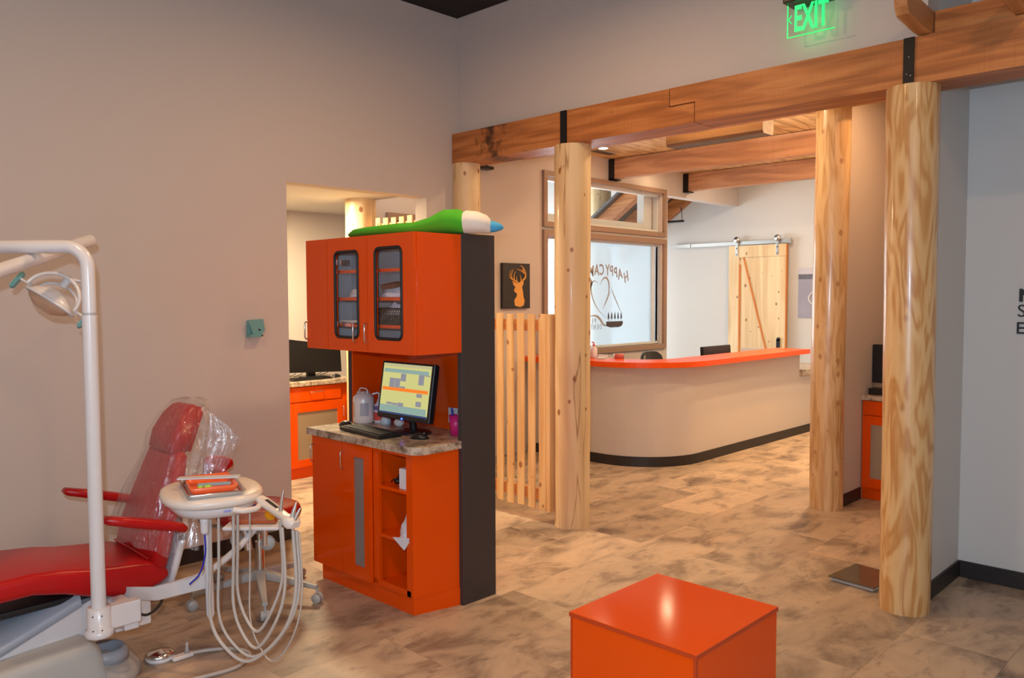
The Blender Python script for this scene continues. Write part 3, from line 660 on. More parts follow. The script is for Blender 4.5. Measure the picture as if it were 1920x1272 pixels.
def window_door(ya, yb, wa, wb, wz0, wz1, hy, hinge):
    o = obj('door', MB(), 'orange', isl) if False else None
    mb = MB(); n = 6
    outer = [(ya, uz0), (yb, uz0), (yb, uz1), (ya, uz1)]
    hole = rrect((wa+wb)/2, (wz0+wz1)/2, (wb-wa)/2, (wz1-wz0)/2, .035, n)
    # ring of quads from the hole out to the door edge
    def proj(p):
        cy, cz = (wa+wb)/2, (wz0+wz1)/2; dy, dz = p[0]-cy, p[1]-cz
        t_ = min(((yb-cy) if dy > 0 else (ya-cy))/dy if abs(dy) > 1e-9 else 9e9, ((uz1-cz) if dz > 0 else (uz0-cz))/dz if abs(dz) > 1e-9 else 9e9)
        return (cy+dy*t_, cz+dz*t_)
    def snap(i):
        return proj(hole[i])
    N_ = len(hole); out = [snap(i) for i in range(N_)]
    for c in outer:
        j = min(range(N_), key=lambda i: (out[i][0]-c[0])**2+(out[i][1]-c[1])**2); out[j] = c
    for xx in (2.652, 2.671):
        A = [mb.bm.verts.new((xx, *p)) for p in hole]; B = [mb.bm.verts.new((xx, *p)) for p in out]
        for i in range(N_): mb.bm.faces.new((A[i], A[(i+1) % N_], B[(i+1) % N_], B[i]))
    for P in (hole, out):
        for i in range(N_):
            a, b = P[i], P[(i+1) % N_]; mb.quad([(2.652, *a), (2.652, *b), (2.671, *b), (2.671, *a)])
    d = obj('door', mb, 'orange', isl)
    g = [(2.652, p[0], p[1]) for p in rrect((wa+wb)/2, (wz0+wz1)/2, (wb-wa)/2-.002, (wz1-wz0)/2-.002, .033, 8)]
    obj('gasket', MB().tube(g+[g[0]], .0085, 8), 'blacksoft', d)
    obj('glass', MB().box((2.660, wa+.004, wz0+.004), (2.663, wb-.004, wz1-.004)), 'clear', d)
    obj('handle', handle(MB(), (2.652, hy, 1.452), (2.652, hy, 1.553), (-.028, 0, 0), .0045), 'chrome', d)
    if hinge:
        for z in (wz0+.06, wz1-.07): obj('hinge', MB().box((2.68, wb-.05, z), (2.72, wb-.012, z+.025)), 'chrome', d)
window_door(3.660, 4.040, 3.74, 3.966, 1.472, 1.955, 3.757, True)
window_door(3.259, 3.655, 3.355, 3.587, 1.474, 1.962, 3.653+.0-.02+.018, False)
d = obj('door', MB().box((2.652, 4.045, uz0), (2.671, 4.264, uz1)), 'orange', isl)
obj('handle', handle(MB(), (2.652, 4.245, 1.452), (2.652, 4.245, 1.553), (-.028, 0, 0), .0045), 'chrome', d)
# base
bx0 = OX; ny, fy = 3.335, 4.26
mb = MB()
side = lambda y, w=.018: None
# near side panel is slightly skewed towards the end panel
def skew(z0, z1, x0=bx0): mb.prism([(x0, 3.333), (2.976, 3.285), (2.976, 3.305), (x0, 3.353)], (0, 0, z0), (1, 0, 0), (0, 1, 0), (0, 0, z1-z0))
skew(.098, .872)
mb.box((bx0, fy-.018, .098), (2.976, fy, .872)).box((bx0+.02, 3.36, .098), (2.976, fy-.018, .116)).box((bx0+.02, 3.66, .116), (2.976, 3.678, .872)).box((2.955, 3.33, .116), (2.976, fy-.018, .872)).box((bx0, 3.353, .85), (2.976, fy-.018, .872)).box((bx0, 3.353, .098), (bx0+.02, 3.385, .85)).box((bx0, 3.353, .098), (bx0+.02, 3.64, .13))
mb.box((bx0, 3.628, .13), (bx0+.02, 3.678, .85))
obj('base_carcass', mb, 'orange', isl)
mb = MB().prism([(bx0+.012, 3.345), (2.976, 3.28), (2.976, 4.20), (bx0+.012, 4.215)], (0, 0, 0), (1, 0, 0), (0, 1, 0), (0, 0, .0975))
obj('plinth', mb, 'orange', isl)
for z in (.375, .645): obj('shelf', MB().box((bx0+.005, 3.356, z), (2.954, 3.658, z+.018)), 'orange', isl)
d = obj('door', MB().box((bx0-.018, 3.958, .10), (bx0-.0005, 4.262, .868), bev=.001), 'orange', isl)
obj('handle', handle(MB(), (bx0-.018, 4.235, .715), (bx0-.018, 4.235, .818), (-.028, 0, 0), .004), 'chrome', d)
mb = MB().box((bx0-.018, 3.682, .10), (bx0-.0005, 3.742, .868)).box((bx0-.018, 3.845, .10), (bx0-.0005, 3.952, .868)).box((bx0-.018, 3.742, .10), (bx0-.0005, 3.845, .17)).box((bx0-.018, 3.742, .795), (bx0-.0005, 3.845, .868))
d = obj('door', mb, 'orange', isl)
obj('mesh_inset', MB().box((bx0-.008, 3.742, .17), (bx0-.003, 3.845, .795)), 'meshg', d)
obj('handle', handle(MB(), (bx0-.018, 3.925, .715), (bx0-.018, 3.925, .818), (-.028, 0, 0), .004), 'chrome', d)
# worktop with a rounded near corner
arc = [(2.735-.075*math.sin(a), 3.335-.075*math.cos(a)) for a in [PI/2*k/8 for k in range(9)]]
poly = [(2.976, 3.262)] + arc + [(2.658, 4.30), (2.976, 4.30)]
mb = MB().prism(poly, (0, 0, .873), (1, 0, 0), (0, 1, 0), (0, 0, .040)).box((2.976, 3.306, .873), (3.199, 4.269, .913))
obj('worktop', mb, 'stone', isl)
t = thing('power_outlet', (3.19, 3.58, .96), 'white wall outlet plate on the orange back of the island niche', 'outlet')
obj('plate', MB().box((3.192, 3.53, .955), (3.199, 3.612, 1.045), bev=.002), 'paper', t); obj('socket', MB().box((3.190, 3.555, .965), (3.1925, 3.587, .995)).box((3.190, 3.555, 1.005), (3.1925, 3.587, 1.035)), 'greyb', t)

# contents of the uppers
def cloth_pile(n, c, hx, hy, h, label, m='tissue', cat='cloth', grp=None, seed=1):
    r = random.Random(seed); secs = []
    for i in range(6):
        t_ = i/5; s_ = (1-.55*t_)*(1 if i else .9)
        secs.append([(c[0]+hx*s_*math.cos(a)*(1+.18*r.uniform(-1, 1)), c[1]+hy*s_*math.sin(a)*(1+.18*r.uniform(-1, 1)), c[2]+h*t_+(h*.12*r.uniform(-1, 1) if i else 0)) for a in [2*PI*k/14 for k in range(14)]])
    return tag(obj(n, MB().loft(secs), m), label, cat, grp)
cloth_pile('folded_cloth', (2.82, 3.64, 1.699), .07, .10, .06, 'white cloth heaped on the middle shelf behind the right glass door', seed=3)
tag(obj('folder', MB().obox((2.80, 3.62, 1.765), (.05, 0, .01), (0, .05, 0), (0, 0, .012), bev=.002), mat('brown_leather', srgb(120, 70, 50), .5)), 'small brown pouch lying on the heaped white cloth in the cabinet', 'pouch')
cloth_pile('folded_cloth', (2.80, 3.93, 1.699), .07, .09, .05, 'pale cloth heaped on the middle shelf behind the left glass door', seed=5)
tag(obj('paper_stack', MB().box((2.73, 3.85, 1.549), (2.90, 4.08, 1.556)).obox((2.82, 3.96, 1.561), (.08, .01, 0), (-.01, .09, 0), (0, 0, .004)), 'paper'), 'thin stack of white sheets on the low shelf behind the left glass door', 'paper')
t = thing('wire_basket', (2.80, 3.45, 1.549), 'black lattice basket on the low shelf behind the right glass door', 'basket')
mb = MB()
def lattice(o, u, L_, h):
    o, u = Vector(o), Vector(u)
    n = int(L_/.02)
    for i in range(n):
        a = o+u*(L_*i/n)
        for z in range(3):
            for sgn in (1, -1):
                p = a+Vector((0, 0, (z if sgn > 0 else z+1)*h/3)); q = a+u*(L_/n)+Vector((0, 0, (z+1 if sgn > 0 else z)*h/3)); mb.tube([p, q], .0022, 4)
lattice((2.715, 3.44, 1.551), (0, 1, 0), .26, .085); lattice((2.715, 3.44, 1.551), (1, 0, 0), .16, .085); lattice((2.715, 3.70, 1.551), (1, 0, 0), .16, .085); lattice((2.875, 3.44, 1.551), (0, 1, 0), .26, .085)
for z in (1.552, 1.637): mb.tube([(2.715, 3.44, z), (2.715, 3.70, z), (2.875, 3.70, z), (2.875, 3.44, z), (2.715, 3.44, z)], .004, 6)
mb.box((2.715, 3.44, 1.549), (2.875, 3.70, 1.552))
obj('lattice', mb, 'black', t)
cloth_pile('folded_cloth', (2.80, 3.57, 1.60), .06, .11, .065, 'white packets heaped inside the black lattice basket', cat='packets', seed=8)

# base cubby contents
mb = MB()
for k in range(14): mb.obox((2.77, 3.425+.001*(k % 3), .668+.0078*k), (.055, .002*(k % 2), 0), (0, .05, 0), (0, 0, .0037))
tag(obj('card_stack', mb, 'paper'), 'stack of white cards on the upper open shelf of the island', 'cards')
mb = MB().ball((2.82, 3.55, .695), (.05, .05, .030)).ball((2.78, 3.575, .678), (.02, .02, .014)).ball((2.79, 3.515, .676), (.02, .02, .012)).tube([(2.75, 3.59, .675), (2.74, 3.57, .690), (2.76, 3.55, .70)], .004, 6)
tag(obj('goggles', mb, 'black'), 'small dark red-black goggles beside the white card stack', 'goggles')
r = random.Random(4); secs = []
for i in range(9):
    z = .394+.215*i/8; w = [.07, .062, .05, .044, .046, .044, .036, .022, .010][i]
    secs.append([(2.74+.4*w*math.cos(a)*(1+.35*r.uniform(-1, 1))+.005*i, 3.43+.010*math.sin(i)+w*math.sin(a)*(1+.3*r.uniform(-1, 1)), z+.010*r.uniform(-1, 1)*(i > 0)) for a in [2*PI*k/12 for k in range(12)]])
mb = MB().loft(secs, smooth=False)
mb.prism([(3.36, .394), (3.40, .345), (3.43, .36), (3.50, .398), (3.36, .42)], (2.684, 0, 0), (0, 1, 0), (0, 0, 1), (.003, 0, 0))
tag(obj('crumpled_tissue', mb, 'tissue'), 'crumpled white tissue hanging over the lower open shelf of the island', 'tissue')

# items on the worktop
ZT = .913
t = thing('wipes_canister', (3.0, 4.172, ZT), 'big white wipes tub with carry handle at the left of the island worktop', 'canister')
cx, cy = 3.005, 4.198
obj('tub', MB().lathe((cx, cy, ZT), [(.0, 0), (.058, 0), (.064, .008), (.066, .02), (.066, .150), (.062, .165), (.044, .186), (.0, .186)]), 'white', t)
obj('lid', MB().lathe((cx, cy, ZT+.1865), [(0, 0), (.042, 0), (.040, .012), (0, .012)]), thin_film('clear_lid', .35, gloss=.6), t)
obj('carry_handle', MB().tube(spline([(cx, cy+.042, ZT+.188), (cx, cy+.036, ZT+.212), (cx, cy, ZT+.217), (cx, cy-.036, ZT+.212), (cx, cy-.042, ZT+.188)], 5), .004, 8), 'paper', t)
def lab(r_, a0, a1, z0, z1, m, n_):
    mb = MB(); P = [a0+(a1-a0)*k/8 for k in range(9)]
    mb.loft([[(cx+r_*math.cos(a), cy+r_*math.sin(a), z0) for a in P], [(cx+r_*math.cos(a), cy+r_*math.sin(a), z1) for a in P]], closed=False); obj(n_, mb, m, t)
lab(.0667, math.radians(145), math.radians(175), ZT+.04, ZT+.135, mat('orange_print_label', srgb(225, 170, 120), .5), 'label')
lab(.0667, math.radians(215), math.radians(262), ZT+.05, ZT+.13, mat('grey_print_label', srgb(165, 165, 178), .5), 'label')
t = thing('sanitizer_bottle', (3.11, 4.08, ZT), 'clear pump bottle with red and blue label, between the wipes tub and the monitor', 'bottle')
obj('bottle', MB().lathe((3.065, 4.115, ZT), [(0, 0), (.032, 0), (.034, .01), (.034, .11), (.014, .135), (.012, .15), (0, .15)]), mat('clear_gel', srgb(205, 205, 215), .15), t)
obj('label', MB().lathe((3.065, 4.115, ZT+.02), [(.0345, 0), (.0345, .05)]), mat('red_label', srgb(205, 70, 60), .5), t)
obj('label', MB().lathe((3.065, 4.115, ZT+.085), [(.0345, 0), (.0345, .025)]), mat('blue_label', srgb(120, 90, 150), .5), t)
obj('pump', MB().tube([(3.065, 4.115, ZT+.15), (3.065, 4.115, ZT+.185), (3.055, 4.118, ZT+.19), (3.03, 4.14, ZT+.182)], .006, 8), 'paper', t)
tag(obj('lotion_jar', MB().lathe((3.05, 4.03, ZT), [(0, 0), (.030, 0), (.032, .01), (.032, .035), (.022, .05), (0, .05)]), mat('pale_blue_plastic', srgb(175, 195, 215), .3)), 'low pale blue jar just left of the monitor foot', 'jar')
tag(obj('computer_speaker', MB().ball((3.05, 3.90, ZT+.027), (.03, .035, .027)), 'white'), 'small rounded white gadget under the left edge of the monitor', 'gadget')
# monitor
t = thing('computer_monitor', (2.97, 3.70, ZT), 'lit flat screen with an appointment schedule on the island worktop', 'monitor')
T = Vector((.155, 0, 1)).normalized(); Yv = Vector((0, 1, 0)); Nn = Yv.cross(T)  # screen normal towards -X
mc = Vector((2.945, 3.685, 1.155))
obj('bezel', MB().obox(mc, Yv*.238, T*.166, Nn*.020, bev=.006), 'black', t)
scr = MB()
def sp(a, b, off=.0205): return mc - Yv*(a-.5)*.436 + T*(b-.5)*.292 + T*.008 + (Nn if Nn.x < 0 else -Nn)*off
def panel(a0, a1, b0, b1, mi, off): scr.quad([sp(a0, b0, off), sp(a1, b0, off), sp(a1, b1, off), sp(a0, b1, off)], mi)
em = lambda n, c, s=1: mat(n, (0, 0, 0, 1), .3, emis=c, estr=s)
smats = [em('screen_yellow', srgb(222, 218, 140), .85), em('screen_teal', srgb(150, 180, 170), .85), em('screen_grey', srgb(150, 150, 160), .85), em('screen_orange', srgb(255, 130, 40), .95), em('screen_navy', srgb(50, 80, 130), .8), em('screen_pale', srgb(205, 200, 150), .85)]
panel(0, 1, 0, 1, 0, .0206)
panel(0, 1, .94, 1, 5, .0209); panel(.02, .95, .82, .895, 1, .0209); panel(0, .97, .04, .17, 1, .0209); panel(0, 1, 0, .035, 4, .0209)
for a0, a1, b0, b1 in ((.16, .27, .50, .71), (.275, .385, .50, .71), (.39, .50, .66, .81), (.39, .50, .50, .56), (.76, .87, .62, .82), (.75, .86, .38, .45), (.75, .86, .20, .30), (.14, .26, .18, .225), (.265, .38, .175, .22), (.385, .50, .155, .235), (.88, .99, .80, .82)): panel(a0, a1, b0, b1, 2, .0211)
panel(.02, .97, .46, .525, 3, .0213)
obj('screen', scr, smats, t)
obj('stand', MB().tube([(2.985, 3.68, ZT+.012), (2.965, 3.68, 1.06)], .022, 10).lathe((2.975, 3.68, ZT), [(0, 0), (.105, 0), (.10, .010), (.04, .016), (0, .016)], sy=1.15), 'black', t)
obj('power_light', MB().ball(tuple(mc-T*.152+Vector((-.021, 0, -.004))-Yv*.0), .0055), em('blue_led', (.02, .05, 1, 1), 12), t)
t = thing('keyboard', (2.80, 3.85, ZT), 'black keyboard lying in front of the lit island monitor', 'keyboard')
kc = Vector((2.79, 3.84, ZT+.012)); ku = Vector((.10, .995, 0)).normalized(); kv = Vector((-.995, .10, 0)).normalized()
obj('keyboard_body', MB().obox(kc, ku*.225, kv*.075, (0, 0, .0105), bev=.004), 'black', t)
mb = MB()
for i in range(15):
    for j in range(5): mb.obox(kc+ku*(-.196+.028*i)+kv*(-.048+.024*j)+Vector((0, 0, .0125)), ku*.0115, kv*.0095, (0, 0, .0028))
obj('keys', mb, 'blacksoft', t)
def mouse(c, rz, label):
    t = thing('computer_mouse', (c[0], c[1], c[2]), label, 'mouse')
    secs = []
    for i in range(9):
        u_ = -1+2*i/8; w = .031*math.sqrt(max(.02, 1-u_*u_*.93)); h = .034*math.sqrt(max(.02, 1-u_*u_))*(1-.15*u_)
        secs.append([(c[0]+math.cos(rz)*.055*u_-math.sin(rz)*w*math.cos(a), c[1]+math.sin(rz)*.055*u_+math.cos(rz)*w*math.cos(a), c[2]+.001+max(0, h*math.sin(a))) for a in [2*PI*k/16 for k in range(16)]])
    obj('shell', MB().loft(secs), 'black', t)
    obj('wheel', MB().lathe((c[0]-.028*math.cos(rz), c[1]-.028*math.sin(rz)-.003, c[2]+.028), [(0, 0), (.007, 0), (.007, .006), (0, .006)], axis=(0, 1, 0), seg=12), 'greyb', t)
mouse((2.87, 3.49, ZT), PI/2+.5, 'black mouse at the right end of the island worktop')
mouse((2.85, 4.17, ZT), PI/2, 'shiny black mouse in front of the wipes tub')
t = thing('pen_cup', (3.13, 3.42, ZT), 'pink cup with pens at the right end of the island niche', 'cup')
obj('cup', MB().lathe((3.09, 3.432, ZT), [(0, 0), (.030, 0), (.040, .115), (.037, .115), (.028, .006), (0, .006)]), 'pink', t)
obj('pen', MB().tube([(3.085, 3.44, ZT+.01), (3.08, 3.455, ZT+.155)], .006, 6), 'blue', t); obj('pen', MB().tube([(3.09, 3.42, ZT+.01), (3.09, 3.41, ZT+.15)], .006, 6), 'grey', t)

# plush toothpaste tube on the cabinet
t = thing('plush_toothpaste_tube', (2.93, 3.5, 2.034), 'long green plush toothpaste tube with white collar and blue nozzle lying on the island', 'plush toy')
def ell(path, mi=0):
    secs = []
    for i, (p, w, h) in enumerate(path):
        q = Vector(path[min(i+1, len(path)-1)][0])-Vector(path[max(i-1, 0)][0]); q.z = 0; q.normalize(); n_ = Vector((-q.y, q.x, 0))
        secs.append([Vector(p)+n_*w*math.cos(a)*(abs(math.cos(a))**-.25 if abs(math.cos(a)) > .01 else 1)+Vector((0, 0, h+h*math.sin(a))) for a in [2*PI*k/20+.001 for k in range(20)]])
    return MB().loft(secs)
z = 2.041
gp = [((2.80, 3.99, z), .01, .006), ((2.80, 3.97, z), .06, .016), ((2.81, 3.92, z), .085, .026), ((2.82, 3.80, z), .10, .029), ((2.84, 3.70, z), .10, .031), ((2.86, 3.60, z), .10, .033), ((2.89, 3.52, z), .09, .034), ((2.93, 3.44, z), .09, .046), ((2.97, 3.37, z), .105, .066), ((3.01, 3.30, z), .110, .066), ((3.03, 3.27, z), .09, .055), ((3.035, 3.262, z), .05, .03)]
obj('green_body', ell(gp), 'plush', t)
wp = [((3.01, 3.30, z), .07, .05), ((3.03, 3.265, z), .10, .062), ((3.07, 3.23, z), .098, .060), ((3.11, 3.195, z), .08, .050), ((3.125, 3.18, z), .06, .040)]
obj('white_collar', ell(wp), 'plushw', t)
bp_ = [((3.12, 3.185, z+.006), .050, .032), ((3.14, 3.165, z+.008), .045, .030), ((3.165, 3.14, z+.018), .025, .018), ((3.175, 3.13, z+.026), .008, .008)]
obj('blue_nozzle', ell(bp_), 'plushb', t)

# ------------------------------------------------------------------ orange cube
t = thing('cube_stool', (2.64, 1.69, 0), 'glossy orange cube stool standing alone on the tile floor in front', 'stool')
cx0, cx1, cy0, cy1 = 2.345, 2.93, 1.415, 1.96
obj('top', MB().box((cx0-.004, cy0-.004, .482), (cx1+.004, cy1+.004, .50), bev=.0015), 'orange', t)
for nme, a, b in (('side_panel', (cx0, cy0, 0), (cx0+.018, cy1, .482)), ('side_panel', (cx1-.018, cy0, 0), (cx1, cy1, .482)), ('side_panel', (cx0+.018, cy0, 0), (cx1-.018, cy0+.018, .482)), ('side_panel', (cx0+.018, cy1-.018, 0), (cx1-.018, cy1, .482))):
    obj(nme, MB().box(a, b), 'orange', t)
mb = MB().box((cx0-.0052, cy0-.0052, .483), (cx0-.004, cy1+.004, .499)).box((cx0-.004, cy0-.0052, .483), (cx1+.004, cy0-.004, .499)).box((cx0-.001, cy0-.001, 0), (cx0+.012, cy0+.001, .482)).box((cx0-.001, cy0+.001, 0), (cx0+.001, cy0+.010, .482)).box((cx0-.001, cy1-.010, 0), (cx0+.0, cy1, .482))
obj('edge_band', mb, 'orangeedge', t)

# ------------------------------------------------------------------ reception desk
t = thing('reception_desk', (8.0, 4.9, 0), 'curved reception desk with beige front and bright orange counter', 'reception desk')
def path(off, x_end, y_end=6.08):
    P = [(6.55-off, y_end), (6.55-off, 5.07)]
    c = (7.25, 5.07); r_ = .70+off
    P += [(c[0]-r_*math.cos(a), c[1]-r_*math.sin(a)) for a in [PI/2*k/20 for k in range(1, 20)]]
    P += [(7.25, 4.37-off), (x_end, 4.37-off)]
    return P
def band(o0, o1, z0, z1, xe, ye=6.08, mi=0):
    A, B = path(o0, xe, ye), path(o1, xe, ye)
    secs = [[(a[0], a[1], z0), (a[0], a[1], z1), (b[0], b[1], z1), (b[0], b[1], z0)] for a, b in zip(A, B)]
    return MB().loft(secs, smooth=False)
body = band(0, -.13, 0, .995, 9.57)
body.box((9.57, 4.37, 0), (10.6, 4.50, .72))
for f in body.bm.faces: f.smooth = False
obj('desk_front', body, 'wall', t)
o = obj('counter', band(.115, -.30, .996, 1.05, 9.606), 'orangetop', t)
obj('desk_baseboard', band(.010, .0005, 0, .10, 10.6), 'base', t)
obj('side_ledge', MB().box((9.575, 4.33, .721), (10.6, 4.9, .795), bev=.01), 'stone', t)
# things on and behind the desk
t = thing('pump_bottle', (6.74, 5.30, 1.05), 'small clear pump bottle with pink top on the orange reception counter', 'bottle')
obj('bottle', MB().lathe((6.73, 5.31, 1.05), [(0, 0), (.035, 0), (.037, .02), (.037, .10), (.015, .12), (.013, .13), (0, .13)]), mat('pinkish_gel', srgb(215, 200, 205), .2), t)
obj('pump', MB().tube([(6.73, 5.31, 1.18), (6.73, 5.31, 1.215), (6.71, 5.325, 1.22)], .008, 8).lathe((6.73, 5.31, 1.18), [(0, 0), (.016, 0), (.012, .02), (0, .02)]), mat('pink_pump', srgb(215, 120, 130), .4), t)
tag(obj('dark_pot', MB().lathe((6.80, 5.47, 1.05), [(0, 0), (.045, 0), (.05, .11), (0, .11)]), 'olive'), 'dark green pot half hidden by the knotted log post on the counter', 'pot')
t = thing('card_holder', (6.73, 5.18, 1.05), 'clear acrylic card holder with white cards on the reception counter', 'card holder')
obj('holder', MB().box((6.66, 5.12, 1.05), (6.76, 5.25, 1.054)).obox((6.73, 5.19, 1.075), (.005, 0, .02), (0, .06, 0), (.003, 0, -.001)), 'paper', t); obj('card', MB().obox((6.70, 5.19, 1.062), (.03, 0, .002), (0, .045, 0), (0, 0, .002)), 'paper', t)
tag(obj('candy_dish', MB().lathe((6.86, 5.08, 1.05), [(0, 0), (.05, 0), (.055, .05), (.052, .052), (0, .03)]), mat('rose_glass', srgb(190, 110, 100), .3)), 'small rose-coloured dish on the reception counter right of the cards', 'dish')
t = thing('desk_chair', (7.75, 5.3, 0), 'black office chair whose curved top shows above the orange counter', 'chair')
secs = []
for i in range(9):
    u_ = -1+2*i/8; secs.append([(7.80+.23*u_+.0*k, 5.28+.05*(1-u_*u_)+dy, .72+(.345 if k else 0)*math.sqrt(max(.05, 1-.75*u_**4))) for k, dy in ((0, 0), (1, 0), (1, .045), (0, .045))])
obj('backrest', MB().loft(secs), 'black', t); obj('seat', MB().box((7.58, 5.33, .45), (8.02, 5.78, .52), bev=.03), 'black', t)
obj('gas_lift', MB().tube([(7.8, 5.55, .08), (7.8, 5.55, .45)], .03), 'black', t); obj('back_support', MB().tube([(7.8, 5.36, .46), (7.8, 5.345, .78)], .025, 8), 'black', t)
mb = MB()
for k in range(5): a = 2*PI*k/5; mb.tube([(7.8, 5.55, .09), (7.8+.28*math.cos(a), 5.55+.28*math.sin(a), .06)], .02, 8).ball((7.8+.28*math.cos(a), 5.55+.28*math.sin(a), .03), .03)
obj('star_base', mb, 'black', t)
t = thing('reception_monitor', (8.5, 4.9, .75), 'dark computer monitor whose top edge shows above the reception counter', 'monitor')
obj('display', MB().obox((8.51, 4.90, .96), (.315, 0, 0), (0, .02, 0), (0, .01, .155), bev=.006), 'black', t); obj('stand', MB().box((8.46, 4.92, .75), (8.56, 4.96, .95)).box((8.38, 4.86, .75), (8.64, 5.02, .765)), 'black', t)
tag(obj('paper_sheet', MB().obox((9.3, 4.86, 1.0), (0, .14, 0), (.002, 0, .055), (.004, 0, 0)), 'paper'), 'white sheet standing just above the right part of the orange counter', 'paper')
wt_ = thing('inner_worktop', (8, 4.9, 0), 'lower work surface behind the reception counter front', 'worktop')
obj('surface', MB().box((6.86, 4.68, .70), (9.55, 5.06, .75)).box((6.75, 5.06, .70), (7.25, 6.09, .75)), 'stone', wt_)
obj('support_panel', MB().box((9.50, 4.52, 0), (9.55, 5.04, .699)), 'wall', wt_)
obj('support_panel', MB().box((6.76, 6.0, 0), (7.2, 6.05, .699)), 'wall', wt_)
# seen between pickets
t = thing('leaflet_display', (6.74, 6.2, 1.05), 'dark framed leaflet display on the counter seen between the fence pickets', 'display')
obj('frame', MB().box((6.73, 5.93, 1.051), (6.75, 6.06, 1.34)), 'olive', t); obj('leaflet', MB().box((6.724, 5.945, 1.07), (6.7295, 6.045, 1.32)), 'paper', t)
t = thing('potted_plant', (6.74, 5.75, 1.05), 'small dark potted plant on the counter seen between the fence pickets', 'plant')
obj('pot', MB().lathe((6.74, 5.72, 1.05), [(0, 0), (.05, 0), (.065, .10), (0, .10)]), 'canvas', t)
mb = MB(); r = random.Random(3)
for k in range(26):
    a = r.uniform(0, 6.3); l_ = r.uniform(.08, .16); c0 = Vector((6.74, 5.72, 1.14)); tip = c0+Vector((.08*math.cos(a), .08*math.sin(a), l_)); s_ = Vector((-math.sin(a), math.cos(a), 0))*.018; mb.loft([[c0-s_*.2, c0+s_*.2, c0+Vector((0, 0, .002))], [(c0+tip)/2-s_, (c0+tip)/2+s_, (c0+tip)/2+Vector((0, 0, .004))], [tip-s_*.1, tip+s_*.1, tip+Vector((0, 0, .002))]], smooth=False)
obj('leaves', mb, 'olive', t)

# ------------------------------------------------------------------ alcove cabinet behind the opening
t = thing('alcove_cabinet', (4.2, 6.95, 0), 'orange base cabinet with stone top and mesh door, behind the wall opening', 'cabinet')
ax0, ax1, ay = 3.93, 4.66, 6.66
obj('carcass', MB().box((ax0-.06, ay+.02, .105), (ax1, 7.235, .868)), 'orange', t); obj('plinth', MB().box((ax0-.06, ay+.03, 0), (ax1, 7.2, .104)), 'orange', t)
obj('stone_top', MB().box((ax0-.06, ay-.02, .869), (ax1+.02, 7.245, .912), bev=.006), 'stone', t)
d = obj('drawer', MB().box((ax0, ay, .725), (4.505, ay+.019, .862), bev=.001), 'orange', t); obj('handle', handle(MB(), (4.155, ay, .81), (4.30, ay, .81), (0, -.028, 0), .004), 'chrome', d)
mb = MB().box((ax0, ay, .11), (4.025, ay+.019, .715)).box((4.465, ay, .11), (4.56, ay+.019, .715)).box((4.025, ay, .11), (4.465, ay+.019, .178)).box((4.025, ay, .625), (4.465, ay+.019, .715))
d = obj('door', mb, 'orange', t); obj('mesh_inset', MB().box((4.025, ay+.008, .178), (4.465, ay+.012, .625)), 'mesh', d)
obj('handle', handle(MB(), (4.515, ay, .55), (4.515, ay, .645), (0, -.028, 0), .004), 'chrome', d)
t = thing('alcove_monitor', (4.4, 6.98, .912), 'switched-off wide monitor on the alcove cabinet behind the wall opening', 'monitor')
obj('display', MB().prism([(4.09, .975), (4.705, .95), (4.69, 1.215), (4.085, 1.30)], (0, 6.94, 0), (1, 0, 0), (0, 0, 1), (0, .03, 0)), 'black', t)
obj('stand', MB().box((4.33, 6.97, .92), (4.42, 7.0, 1.05)).box((4.28, 6.9, .9125), (4.50, 7.05, .922)), 'black', t)
mb = MB()
for x in (4.2, 4.28, 4.5, 4.58): mb.tube(spline([(x, 6.98, 1.0), (x+.02, 7.02, .95), (x-.05, 7.06, .92)], 4), .003, 6)
obj('cable', mb, 'black', t)
t = thing('alcove_keyboard', (4.3, 6.78, .912), 'black keyboard in front of the switched-off alcove monitor', 'keyboard')
obj('keyboard_body', MB().box((4.02, 6.72, .9125), (4.45, 6.85, .930), bev=.004), 'black', t)
mb = MB()
for i in range(15):
    for j in range(4): mb.box((4.03+.0275*i, 6.73+.029*j, .9301), (4.052+.0275*i, 6.753+.029*j, .935))
obj('keys', mb, 'blacksoft', t)
mouse((4.55, 6.80, .912), .2, 'black mouse beside the alcove keyboard')
tag(obj('orange_folder', MB().box((3.98, 7.1, .912), (4.02, 7.2, 1.16), bev=.003), 'orangetop'), 'orange folder standing at the left end of the alcove worktop', 'folder')

# ------------------------------------------------------------------ niche cabinet on the right
t = thing('niche_cabinet', (7.2, 2.2, 0), 'orange base cabinet with stone top and mesh door in the right niche behind the posts', 'cabinet')
nx = 6.88
obj('carcass', MB().box((nx+.02, 1.66, .10), (7.54, 2.598, .83)), 'orange', t); obj('plinth', MB().box((nx+.03, 1.66, 0), (7.54, 2.598, .0995)), 'orange', t)
obj('stone_top', MB().box((nx-.02, 1.66, .831), (7.549, 2.599, .872), bev=.005), 'stone', t)
obj('drawer', MB().box((nx, 1.9, .71), (nx+.019, 2.592, .826), bev=.001), 'orange', t)
mb = MB().box((nx, 2.525, .10), (nx+.019, 2.592, .702)).box((nx, 1.9, .10), (nx+.019, 1.98, .702)).box((nx, 1.98, .10), (nx+.019, 2.525, .18)).box((nx, 1.98, .63), (nx+.019, 2.525, .702))
d = obj('door', mb, 'orange', t); obj('mesh_inset', MB().box((nx+.008, 1.98, .18), (nx+.012, 2.525, .63)), 'mesh', d)
t = thing('niche_monitor', (7.1, 2.45, .872), 'black monitor standing on the niche cabinet, cut off by the swirl-grained post', 'monitor')
